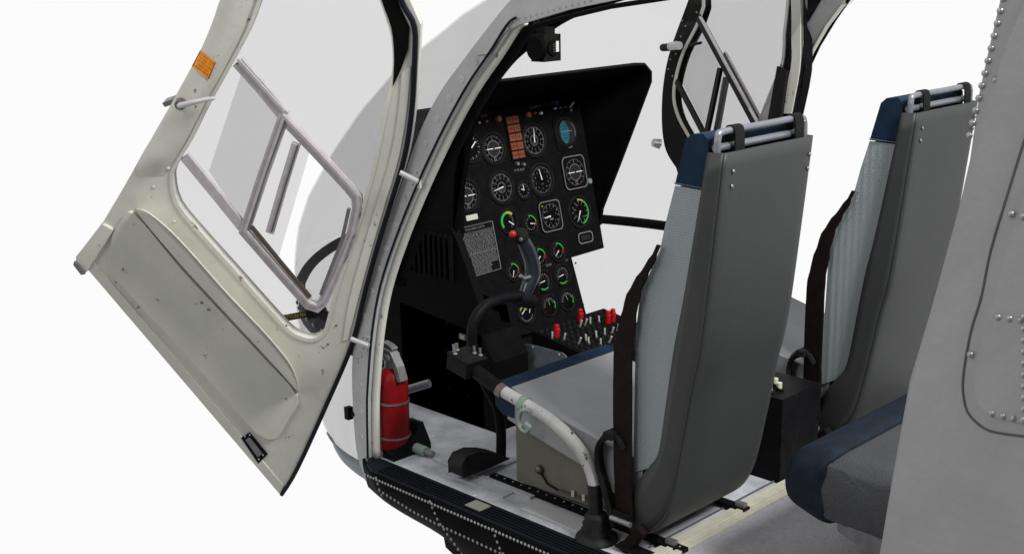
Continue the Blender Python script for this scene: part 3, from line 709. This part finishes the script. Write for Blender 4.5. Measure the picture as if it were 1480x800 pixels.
# ================================================================== REAR FUSELAGE SIDE
w0 = XP(0); b = MB()
edge = [(1456, -40), (1446, 0), (1430, 68), (1416, 132), (1402, 231), (1386, 301), (1345, 450), (1315, 550), (1290, 690), (1272, 797), (1266, 850)]
b.prism(w0.poly(edge+[(1640, 850), (1640, -40)]), (.04, 0, 0), 'body_grey')
for i in range(12): b.dome(w0.at(1450-i*4.45+.0*i, -2+i*18, .0005), NX, .0068, 'skin_rivet', 10, .8)
b.dome(w0.at(1438, 116, .0005), NX, .0068, 'skin_rivet', 10, .8)
wall = b.build('cabin_side', HELI, label='grey riveted rear fuselage side at the right edge')
b = MB(); b.prism(w0.poly([(1500, -30), (1480, 12), (1462, 50), (1440, 117), (1421, 180), (1408, 240), (1390, 301), (1349, 452), (1319, 552), (1294, 690), (1276, 797), (1270, 850), (1640, 850), (1640, -30)]), (-.004, 0, 0), 'body_grey')
sk = b.build('rear_door_skin', wall, bevel=.003)
b = MB(); g = [(1490, 180), (1480, 205), (1455, 285), (1432, 362), (1418, 430), (1403, 480), (1392, 545), (1394, 580), (1402, 600), (1424, 619), (1450, 626), (1500, 632)]
b.tube(cr(w0.poly(g, .0035), 4), .0028, 'seam', 8); b.build('panel_seam', wall)
b = MB(); ip = c2([(1500, 250), (1480, 290), (1462, 345), (1447, 400), (1425, 475), (1411, 530), (1410, 560), (1418, 585), (1440, 602), (1500, 614)], 4, False)+[(1640, 620), (1640, 250)]
b.prism(w0.poly(ip, .004), (-.004, 0, 0), 'body_grey')
wp = [(1461, 309), (1478, 313), (1402, 512), (1433, 597), (1449, 601), (1464, 604), (1478, 606)]+[(1442+16.5*i, 458+i*2) for i in range(3)]+[(1479, 458+i*16.6) for i in range(10)]
for u, v in wp: b.dome(w0.at(u, v, .0082), NX, .0068, 'skin_rivet', 10, .8)
b.build('riveted_panel', wall, bevel=.002)

# ================================================================== LEFT DOOR (open)
H1, H2 = hit(515, 490, 'x', -.02), hit(597, 252, 'x', -.02)
ha = (H2-H1).normalized()
def doorplane(th):
    v = V((0, -ha.z, ha.y)).normalized(); v = -v if v.y > 0 else v
    w = v*math.cos(math.radians(th))+V((-1, 0, 0))*math.sin(math.radians(th)); n = ha.cross(w).normalized()
    if n.dot(CAM-H1) < 0: n = -n
    return Plane(H1, n)
D = doorplane(140); DN = D.n
out = c2([(335, -30), (321, 0), (310, 30), (292, 70), (265, 120), (240, 165), (210, 215), (182, 265), (150, 319)], 3, False)+[(113, 367), (111, 376)]+[(129, 389), (200, 471), (300, 588), (408, 716)]+c2([(431, 680), (478, 577), (510, 500), (530, 421), (550, 352), (570, 290), (590, 225), (600, 160), (605, 90), (608, 36)], 3, False)+[(591, -2), (575, -30)]
win = c2([(390, -28), (377, 0), (360, 45), (325, 110), (300, 155), (275, 205), (253, 243), (250, 262), (258, 295), (290, 335), (337, 387), (380, 435), (415, 473), (431, 484), (452, 489), (467, 480), (474, 460), (486, 415), (500, 372), (522, 305), (542, 230), (557, 155), (567, 112), (569, 78), (564, 42), (550, 0), (540, -28)], 3, True)
b = MB(); b.prism(D.poly(out), -DN*.03, 'beige', holes=[D.poly(win)])
for u, v in ((360, 28), (343, 92), (319, 116), (297, 156), (263, 227), (259, 301), (336, 388), (414, 470), (431, 487), (486, 470), (501, 378), (523, 306), (542, 231), (557, 157), (474, 497)): b.dome(D.at(u, v, .001) + DN*.0, DN, .004, 'bronze')
for u, v in ((214, 228), (221, 232), (228, 236), (236, 240), (243, 243), (235, 228), (222, 224)): b.dome(D.at(u, v, .002), DN, .007, 'beige', 10)
for u, v in ((251, 170), (262, 178), (272, 186), (336, 57), (307, 118), (222, 270), (252, 320)): b.dome(D.at(u, v, .011 if v < 200 else .001), DN, .006, 'beige', 8, .4)
door = b.build('cockpit_door', HELI, bevel=.004, label='beige left door swung open with an orange sticker')
# raised lip round the window
def inset(poly, k):
    P = [V((x, y)) for x, y in poly]; n = len(P); o = []
    area = sum(P[i].x*P[(i+1) % n].y-P[(i+1) % n].x*P[i].y for i in range(n)); sg = 1 if area > 0 else -1
    for i in range(n):
        t = (P[(i+1) % n]-P[i-1]).normalized(); o.append((P[i].x-sg*t.y*k*-1*-1, P[i].y+sg*t.x*k))
    return o
b = MB(); b.prism(D.poly(inset(win, -4), .0), DN*.004, 'beige', holes=[D.poly(inset(win, 1), 0)]); b.build('window_lip', door, bevel=.002)
# rounded stile along the rear edge
SL = c2([(330, -20), (318, 0), (307, 32), (290, 72), (263, 122), (239, 165), (212, 212), (196, 242)], 5, False)
SR = c2([(376, -20), (367, 0), (351, 45), (325, 100), (299, 146), (274, 195), (246, 240), (236, 258)], 5, False)
def xat(P, v):
    for a, c_ in zip(P, P[1:]):
        if a[1] <= v <= c_[1]: return a[0]+(c_[0]-a[0])*(v-a[1])/(c_[1]-a[1])
    return P[0][0] if v < P[0][1] else P[-1][0]
def soff(u, v):
    a, c_ = xat(SL, v), xat(SR, v); t = max(0, min(1, (u-a)/(c_-a))); return .026*math.sin(math.pi*t)**.7*max(0, min(1, (250-v)/22))**.5
b = MB(); rows = []
for i in range(46):
    v = -20+i*6.1; a, c_ = xat(SL, v), xat(SR, v); rows.append([D.at(a+(c_-a)*k/10, v, soff(a+(c_-a)*k/10, v)+.0006) for k in range(11)])
b.grid(rows, 'beige')
b.build('rear_stile', door)
# pocket panel
pk = c2([(196, 306), (176, 318), (163, 345), (165, 385), (186, 418), (263, 500), (358, 607), (376, 624), (392, 631), (405, 625), (418, 603), (431, 569), (384, 515), (316, 442), (258, 379)], 3, True)
b = MB(); b.prism(D.poly(pk), DN*.012, 'beige'); b.build('door_pocket', door, bevel=.009, seg=3)
rg = c2([(196, 303), (216, 309), (258, 346), (326, 422), (384, 483), (421, 530), (432, 553), (430, 566), (384, 513), (316, 440), (258, 377), (215, 325)], 3, True)
up_ = c2([(196, 303), (216, 309), (258, 346), (326, 422), (384, 483), (421, 530), (431, 566)], 5, False); lo_ = c2([(196, 303), (210, 322), (258, 378), (316, 441), (384, 514), (412, 545), (431, 567)], 5, False)
n = len(up_); hh = [.012+.085*min(1, 3*math.sin(math.pi*i/(n-1))) for i in range(n)]
b = MB(); b.grid([[D.at(*p, 0) for p in inset(up_, 0)] if 0 else [D.at(p[0]+1.5, p[1]-2, 0) for p in up_], [D.at(p[0]+1, p[1]-1.5, h_*.8) for p, h_ in zip(up_, hh)], [D.at(*p, h_) for p, h_ in zip(up_, hh)], [D.at(a[0]*.6+c_[0]*.4, a[1]*.6+c_[1]*.4, h_*.3+.004) for a, c_, h_ in zip(up_, lo_, hh)], [D.at(*p, .0125) for p in lo_]], 'beige')
b.build('armrest', door)
b = MB(); b.prism(D.poly([(128, 388), (405, 712), (410, 700), (136, 378)]), DN*.005, 'beige'); b.build('lower_lip', door, bevel=.003)
b = MB(); b.prism(D.poly([(112, 368), (150, 321), (166, 330), (128, 389), (113, 377)]), DN*.012, 'beige'); b.prism(D.poly([(111, 372), (118, 378), (128, 391), (121, 392), (110, 378)]), DN*.02, 'dull_metal'); b.build('corner_cap', door, bevel=.006)
# seal and outer rubber down the hinge edge
b = MB(); sl_ = c2([(407, 714), (430, 676), (477, 573), (509, 496), (528, 420), (547, 351), (566, 290), (585, 225), (595, 160), (599, 95), (599, 40), (583, 8), (570, -25)], 4, False)
b.tube(D.poly(sl_, .004), .0075, 'rubber', 8); b.build('door_seal', door)
b = MB(); b.prism(D.poly(c2([(548, -28), (552, 0), (566, 40), (570, 78), (569, 110)], 3, False)+[(568, 125), (580, 100), (590, 72), (592, 40), (578, 10), (566, -28)], .001), DN*.004, 'black'); b.build('door_lining', door)
# recessed channel beside the window (darker side wall)
b = MB(); b.prism(D.poly(c2([(594, 95), (588, 160), (577, 225), (558, 290), (540, 350), (521, 420), (503, 490)], 3, False)+c2([(496, 492), (506, 430), (530, 342), (548, 283), (566, 220), (577, 155), (581, 105)], 3, False), .001), DN*.003, 'beige'); b.build('hinge_stile', door, bevel=.001)
# glass: fixed pane with the sliding window's opening left out, plus the slid pane
slot = [(408, 178), (512, 288), (497, 352), (463, 432), (452, 434), (360, 330)]
b = MB(); b.prism(D.poly(inset(win, -2), -.014), -DN*.004, 'glass', holes=[D.poly(slot, -.014)]); gl = b.build('door_window', door)
b = MB(); b.prism(D.poly([(349, 106), (413, 176), (449, 213), (403, 370), (357, 330), (302, 247)], -.006), -DN*.004, 'glass'); b.build('sliding_pane', gl)
def rail(pts, w, off, h, m, name, par, bev=.002, closed=False):
    b = MB(); P = D.poly(pts, off); n = len(P); L = []; R_ = []
    for i in range(n):
        if closed: d1, d2 = (P[i]-P[i-1]).normalized(), (P[(i+1) % n]-P[i]).normalized()
        else: d1 = (P[i]-P[max(0, i-1)]).normalized(); d2 = (P[min(n-1, i+1)]-P[i]).normalized(); d1 = d2 if d1.length < .5 else d1; d2 = d1 if d2.length < .5 else d2
        t = (d1+d2).normalized(); s_ = t.cross(DN).normalized(); k = w/2/max(.4, d1.dot(t)); L.append(P[i]+s_*k); R_.append(P[i]-s_*k)
    for A_, B2 in ((0, 1),):
        pass
    if closed: b.prism(L, DN*h, m, holes=[R_])
    else: b.prism(L+R_[::-1], DN*h, m)
    return b.build(name, par, bevel=bev)
rail([(345, 88), (380, 127), (412, 166)], .036, -.01, .012, 'rail_metal', 'window_rail', gl)
rail([(344, 85), (412, 161)], .008, .001, .006, 'rail_metal', 'window_rail', gl)
rail([(268, 224), (310, 275), (352, 327)], .031, -.01, .012, 'rail_metal', 'window_rail', gl)
loop = [(411, 168), (460, 219), (505, 268), (517, 283), (518, 298), (510, 335), (488, 390), (468, 433), (459, 441), (447, 437), (400, 384), (355, 332), (382, 250)]
sf = rail(loop, .030, -.012, .016, 'rail_metal', 'sliding_frame', gl, closed=True)
rail(loop, .008, .004, .006, 'rail_metal', 'frame_bead', sf, closed=True, bev=.001)
rail([(411, 176), (384, 248), (360, 328)], .012, -.002, .01, 'dull_metal', 'frame_edge', sf)
rail([(364, 326), (405, 376), (449, 428)], .011, -.001, .008, 'bronze', 'frame_edge', sf)  # darker metal colour stands in for the shaded lower face of a bevel
rail([(505, 300), (495, 345), (464, 424)], .010, -.001, .008, 'dull_metal', 'frame_edge', sf)  # right inner edge: bevel shading put in as a darker strip
rail([(429, 206), (410, 268), (391, 334)], .024, -.004, .012, 'rail_metal', 'pull_handle', gl)
rail([(431, 209), (412, 270), (393, 334)], .004, .008, .004, 'seam', 'pull_handle', gl, bev=0)
# sticker
b = MB(); sq = [(289, 73), (312, 90), (302, 115), (277, 96)]
def spx(x, y, h):
    a = (sq[0][0]+(sq[1][0]-sq[0][0])*x, sq[0][1]+(sq[1][1]-sq[0][1])*x); c_ = (sq[3][0]+(sq[2][0]-sq[3][0])*x, sq[3][1]+(sq[2][1]-sq[3][1])*x)
    u, v = a[0]+(c_[0]-a[0])*y, a[1]+(c_[1]-a[1])*y; return D.at(u, v, soff(u, v)+h)
b.grid([[V((i/8, j/8, 0)) for i in range(9)] for j in range(9)], 'sticker_orange')
for i, t in enumerate(('DO NOT SLAM', 'DOOR. TO', 'CLOSE PUSH', 'HANDLE', 'DOWN FIRMLY')): b.text(t, (.5, .14+i*.18, 1), (1, 0, 0), (0, -1, 0), .15, 'red')
for x0_, x1_, y0_, y1_ in ((0, 1, 0, .04), (0, 1, .96, 1), (0, .04, 0, 1), (.96, 1, 0, 1)): b.add([(x0_, y0_, 1), (x1_, y0_, 1), (x1_, y1_, 1), (x0_, y1_, 1)], [(0, 1, 2, 3)], 'red')
b.v = [spx(p.x, p.y, .0025+.0012*p.z) for p in b.v]
b.build('warning_sticker', door, label='orange warning sticker with red lettering')
# handle
b = MB(); p = D.at(262, 149, .025); b.disc(p, DN, .017, .018, 'bronze', 16, r2=.013); b.tube([p+DN*.018, D.at(280, 148, .052), D.at(300, 143, .05), D.at(310, 142, .04)], [.009, .007, .006, .005], 'rail_metal', 10); b.disc(p+DN*.018, DN, .009, .006, 'dull_metal', 10)
b.build('door_handle', door)
b = MB(); b.prism(D.poly([(234, 149), (248, 144), (250, 151), (238, 155)], -.02), -DN*.03, 'dull_metal'); b.build('outer_handle', door, bevel=.003)
b = MB(); b.prism(D.poly([(349, 631), (361, 624), (387, 655), (374, 668)], .001), DN*.005, 'black_paint'); b.prism(D.poly([(355, 634), (361, 631), (379, 654), (373, 659)], .006), DN*.004, 'dull_metal')
for u, v in ((354, 630), (361, 628), (380, 657), (374, 663)): b.dome(D.at(u, v, .006), DN, .003, 'rivet')
b.build('latch_plate', door)
for u, v in ((292, 437), (302, 447)):
    b = MB(); b.box(D.at(u, v, .013), (.012, .004, .005), 'beige_dark'); b.build('pocket_snap', door)

# ================================================================== RIGHT DOOR (open, seen through the windshield)
def mir(p): return V((1.58-p.x, p.y, p.z))
n2 = D.n.copy(); D2 = doorplane(150); n2 = V((-D2.n.x, D2.n.y, D2.n.z)); E = Plane(mir(H1), n2)
if E.n.dot(CAM-E.o) < 0: E.n = -E.n
EN = E.n
out = c2([(1002, -25), (994, 3), (974, 57), (963, 95), (957, 140), (957, 187), (963, 219), (977, 242)], 3, False)+[(1000, 320), (1020, 480), (1090, 470), (1130, 330), (1140, 230)]+c2([(1150, 165), (1163, 100), (1163, 40), (1163, -25)], 3, False)
win = c2([(1028, -22), (1019, 10), (1008, 40), (990, 75), (979, 112), (976, 142), (983, 170), (1001, 203), (1030, 260), (1075, 300), (1090, 240), (1099, 174), (1115, 130), (1130, 93), (1133, 50), (1130, -22)], 3, True)
b = MB(); b.prism(E.poly(out), -EN*.03, 'black', holes=[E.poly(win)])
for u, v in ((986, 30), (991, 38), (1007, 18), (984, 53), (993, 62), (977, 78), (969, 86), (966, 100), (972, 110), (977, 60)): b.dome(E.at(u, v, .001), EN, .004, 'rivet')
rd = b.build('cockpit_door', HELI, bevel=.004, label='black framed right door standing open beyond the windshield')
b = MB(); b.prism(E.poly(inset(win, -3.2), 0), EN*.004, 'beige', holes=[E.poly(inset(win, .5), 0)]); b.build('window_lip', rd)
b = MB(); b.prism(E.poly(inset(win, -1), -.012), -EN*.004, 'glass'); g2 = b.build('door_window', rd)
b = MB(); b.prism(E.poly(c2([(1146, -20), (1148, 20), (1148, 60), (1147, 100), (1130, 165)], 3, False)+c2([(1148, 165), (1160, 100), (1161, 50), (1161, -20)], 3, False), .001), EN*.012, 'beige'); b.build('hinge_stile', rd)
b = MB(); b.tube(E.poly([(1165, -20), (1164, 60), (1158, 110), (1147, 170)], .006), .005, 'black', 8); b.build('door_seal', rd)
def erail(p0, p1, w, off, m, name, par):
    a, c = E.at(*p0, off), E.at(*p1, off); t = (c-a).normalized(); s_ = t.cross(EN).normalized()*w/2
    b = MB(); b.prism([a-s_, c-s_, c+s_, a+s_], EN*.012, m); return b.build(name, par, bevel=.002)
erail((1011, 25), (1096, 182), .030, .0, 'black_paint', 'window_rail', g2); erail((1014, 25), (1099, 181), .006, .011, 'rail_metal', 'window_rail', g2)
erail((1049, 79), (1101, 176), .022, -.03, 'rail_metal', 'window_rail', g2)
erail((980, 118), (1026, 206), .022, .0, 'black_paint', 'window_rail', g2)
erail((1043, 99), (1021, 205), .028, .0, 'black_paint', 'sliding_frame', g2); erail((1052, 112), (1036, 200), .034, -.028, 'dull_metal', 'sliding_frame', g2)
b = MB(); b.prism(E.poly([(1046, 108), (1014, 28), (1000, 60), (985, 118), (1024, 195)], -.006), -EN*.004, 'glass'); b.build('sliding_pane', g2)
b = MB(); b.prism(E.poly([(1130, 93), (1097, 176), (1116, 176), (1128, 130)], .004), EN*.006, 'dull_metal'); b.prism(E.poly([(1130, 97), (1144, 104), (1134, 176), (1116, 176)], .004), EN*.02, 'black_soft'); b.dome(E.at(1108, 148, .01), EN, .006, 'rivet'); b.build('corner_brace', rd)
b = MB(); a = E.at(972, 68, .03); c = E.at(958, 69, .03); b.tube([E.at(976, 67, 0), a, c], .016, 'black_paint', 10); b.tube([E.at(982, 66, .04), E.at(969, 67, .045)], .017, 'rivet', 12); b.tube([E.at(996, 66, .01), E.at(1013, 62, .03)], .006, 'black', 8); b.build('door_handle', rd)
b = MB(); p = E.at(953, 208, .0); b.disc(p, EN, .024, .03, 'rivet', 6, r2=.018); b.build('door_stop', rd)

# ================================================================== CONTROLS
# collective
cpz = lambda u, v, x=.045: hit(u, v, 'x', x)
path = cr([V((.045, .125, 0)), V((.045, .128, .1)), cpz(858, 692), cpz(846, 662), cpz(824, 632), cpz(795, 606), cpz(765, 587), cpz(738, 571), cpz(722, 562)], 5)
b = MB(); b.tube(path[8:], .0175, 'collective_white', 20); col = b.build('collective_lever', HELI, label='worn white collective lever curving up beside the left seat')
b = MB(); b.tube(path[:10], .0195, 'boot', 16); b.lathe(path[0], NZ, [(.058, 0), (.055, .012), (.036, .02), (.042, .03), (.032, .038), (.038, .048), (.029, .056), (.033, .066), (.024, .078), (.0, .08)], 'boot', 20); b.build('lever_boot', col)
b = MB(); b.tube([cpz(724, 563), cpz(705, 549), cpz(680, 530)], .0205, 'black_paint', 18); b.tube([cpz(729, 567), cpz(722, 562)], .0215, 'bronze', 18); b.build('twist_grip', col)
b = MB(); c = cpz(674, 525); b.box(c, (.075, .085, .048), 'black_paint', (V((1, .0, 0)), V((0, .98, .2)), V((0, -.2, .98))))
b.box(c+V((0, -.005, .026)), (.08, .09, .006), 'black_soft', (V((1, .0, 0)), V((0, .98, .2)), V((0, -.2, .98)))); bx = b.build('switch_box', col, bevel=.004)
for dx, dy in ((-.02, .028), (-.028, .015), (-.006, .03), (.024, -.01), (.03, -.028)):
    b = MB(); p = c+V((dx, dy, .028+dy*.2)); b.tube([p, p+V((.002, .004, .022))], [.003, .0045], 'dull_metal', 8); b.disc(p, NZ, .006, .004, 'rivet', 8); b.build('toggle_switch', bx)
# clamp
pm = cpz(757, 583); dd = (cpz(765, 587)-cpz(745, 575)).normalized(); b = MB()
b.tube([pm-dd*.01, pm+dd*.010], .0215, 'clamp', 18)
q = hit(756, 600, 'x', .02); b.tube(cr([hit(765, 592, 'x', .02), hit(754, 593, 'x', .018), hit(750, 604, 'x', .018), hit(752, 616, 'x', .018), hit(760, 623, 'x', .02), hit(766, 617, 'x', .02), hit(760, 611, 'x', .02)], 4), .0065, 'clamp', 10); b.build('friction_clamp', col)
# cyclic
cy = Plane((0, .66, 0), (0, -1, 0)); b = MB()
pa = cr(cy.poly([(724, 664), (724, 620), (718, 585), (700, 552), (687, 522), (682, 490), (686, 462), (703, 440), (730, 430), (754, 427)]), 5)
b.tube(pa, .0155, 'black_paint', 14); cyc = b.build('cyclic_stick', HELI, label='black cyclic stick bending in front of the instrument panel')
b = MB(); gp = cr(cy.poly([(757, 432), (762, 415), (769, 398), (769, 382), (764, 365), (757, 350), (752, 343)]), 4); n = len(gp)
b.tube(gp, [.018+.006*math.sin(math.pi*i/(n-1)) for i in range(n)], 'grip', 16); b.tube(cy.poly([(770, 436), (748, 432)], .0), .022, 'black_paint', 12)
b.tube(cy.poly([(766, 400), (757, 402), (752, 398)], .01), .006, 'dull_metal', 8); gr = b.build('stick_grip', cyc)
b = MB(); b.ball(cy.at(752, 341), .026, 'black_soft', 14, 8); b.ball(cy.at(753, 346, .024), .007, 'bronze', 8, 6); b.build('grip_head', gr, bevel=.004)
b = MB(); b.ball(cy.at(770, 409, .012), .009, 'bronze', 8, 6); b.build('thumb_button', gr)
b = MB(); b.ball(cy.at(741, 338, .012), .011, 'red', 12, 6); b.build('trim_button', gr, label='small red button')
b = MB(); b.lathe((.335, .745, 0), (-.25, 0, 1), [(.085, 0), (.08, .03), (.06, .045), (.03, .055), (.0, .056)], 'boot', 20)
bt = cy.poly([(655, 690), (655, 668), (664, 654), (690, 649), (718, 655), (718, 668), (700, 672)])
b = MB(); bz = Plane((0, .64, 0), (0, -1, 0)); b.prism(bz.poly([(668, 691), (667, 672), (674, 660), (690, 653), (708, 653), (724, 656), (738, 662), (712, 674)]), (0, .06, 0), 'boot'); b.build('stick_boot', cyc, bevel=.014, seg=3)
b = MB(); b.tube([hit(588, 563, 'y', 1.05), hit(621, 553, 'y', .98)], .0135, 'steel', 14); b.build('rudder_pedal', HELI, label='bright metal pedal bar behind the fire extinguisher')

# ================================================================== FIRE EXTINGUISHER
eb = V((.066, .985, 0)); ex_ = empty('fire_extinguisher', eb, 'small red fire extinguisher strapped upright on the floor by the door post', 'fire extinguisher')
RR = .049
b = MB(); b.lathe(eb, NZ, [(0, .012), (RR*.92, .014), (RR, .025), (RR, .235), (RR*.97, .25), (RR*.82, .272), (RR*.5, .285), (RR*.4, .288), (.0, .289)], 'ext_red', 28); b.build('cylinder', ex_)
for z in (.065, .178):
    b = MB(); pts = []
    for k in range(25): a = 2*math.pi*k/24; pts.append(eb+V((math.cos(a)*(RR+.0015), math.sin(a)*(RR+.0015), z)))
    b.ribbon(pts[:-1], NZ, .006, .003, 'dull_metal', closed=True); b.build('strap_band', ex_)
b = MB(); b.lathe(eb, NZ, [(.022, .28), (.022, .31), (.028, .315), (.028, .33), (.012, .336), (.0, .337)], 'steel', 18)
b.build('valve', ex_)
b = MB(); a = eb+V((0, 0, .33)); b.prism([a+V((-.02, x, z)) for x, z in ((.02, -.01), (.025, .02), (-.02, .012), (-.05, -.03), (-.066, -.075), (-.05, -.075), (-.03, -.035), (-.005, -.012))], (.03, 0, 0), 'dull_metal'); b.build('lever', ex_, bevel=.004)
b = MB(); b.prism([a+V((-.012, x, z)) for x, z in ((.03, .01), (.03, .035), (.0, .03), (-.02, .022), (-.02, .014))], (.024, 0, 0), 'dull_metal'); b.build('carry_grip', ex_, bevel=.003)
b = MB(); b.prism([eb+V((x, -.0, z)) for x, z in ((-.05, .0), (-.05, .03), (.045, .06), (.06, .10), (.075, .10), (.105, .02), (.105, .0))], (0, -.05, 0), 'black_paint'); b.build('bracket', ex_, bevel=.006)
b = MB(); h0, h1 = hit(600, 646, 'z', .02), hit(626, 656, 'z', .015); b.tube([h0, h0.lerp(h1, .6)], .016, 'clamp', 14); b.tube([h0.lerp(h1, .6), h1], .010, 'dull_metal', 12); b.build('nozzle', ex_)

# ================================================================== LIGHT, WORLD, RENDER
w = bpy.data.worlds.new('World'); S.world = w; w.use_nodes = True
nt = w.node_tree; bg = nt.nodes['Background']; bg.inputs[1].default_value = 1
tc = nt.nodes.new('ShaderNodeTexCoord'); dp = nt.nodes.new('ShaderNodeVectorMath'); dp.operation = 'DOT_PRODUCT'; dp.inputs[1].default_value = V((.66, .74, .12)).normalized()
rp_ = nt.nodes.new('ShaderNodeValToRGB'); e = rp_.color_ramp.elements; e[0].position = .25; e[0].color = (.2, .2, .205, 1); e[1].position = .58; e[1].color = (.972, .972, .972, 1)
mr = nt.nodes.new('ShaderNodeMapRange'); mr.inputs['From Min'].default_value = -1; mr.inputs['From Max'].default_value = 1
nt.links.new(tc.outputs['Generated'], dp.inputs[0]); nt.links.new(dp.outputs['Value'], mr.inputs['Value']); nt.links.new(mr.outputs[0], rp_.inputs[0]); nt.links.new(rp_.outputs[0], bg.inputs[0])
def area(loc, tgt, size, e):
    l = bpy.data.lights.new('softbox', 'AREA'); l.shape = 'RECTANGLE'; l.size = size; l.size_y = size; l.energy = e
    o = bpy.data.objects.new('softbox', l); COL.objects.link(o); o.location = loc
    o.rotation_euler = (V(tgt)-V(loc)).to_track_quat('-Z', 'Y').to_euler(); return o
area((.2, -3.6, 4.2), (.4, .2, .4), 1.3, 370)
area((-3.6, .3, 2.9), (.3, .6, .3), 1.6, 40)
S.render.engine = 'CYCLES'; S.render.resolution_x = 1024; S.render.resolution_y = 553
S.view_settings.view_transform = 'Standard'; S.view_settings.look = 'None'; S.view_settings.exposure = 0; S.view_settings.gamma = 1
S.cycles.transparent_max_bounces = 24
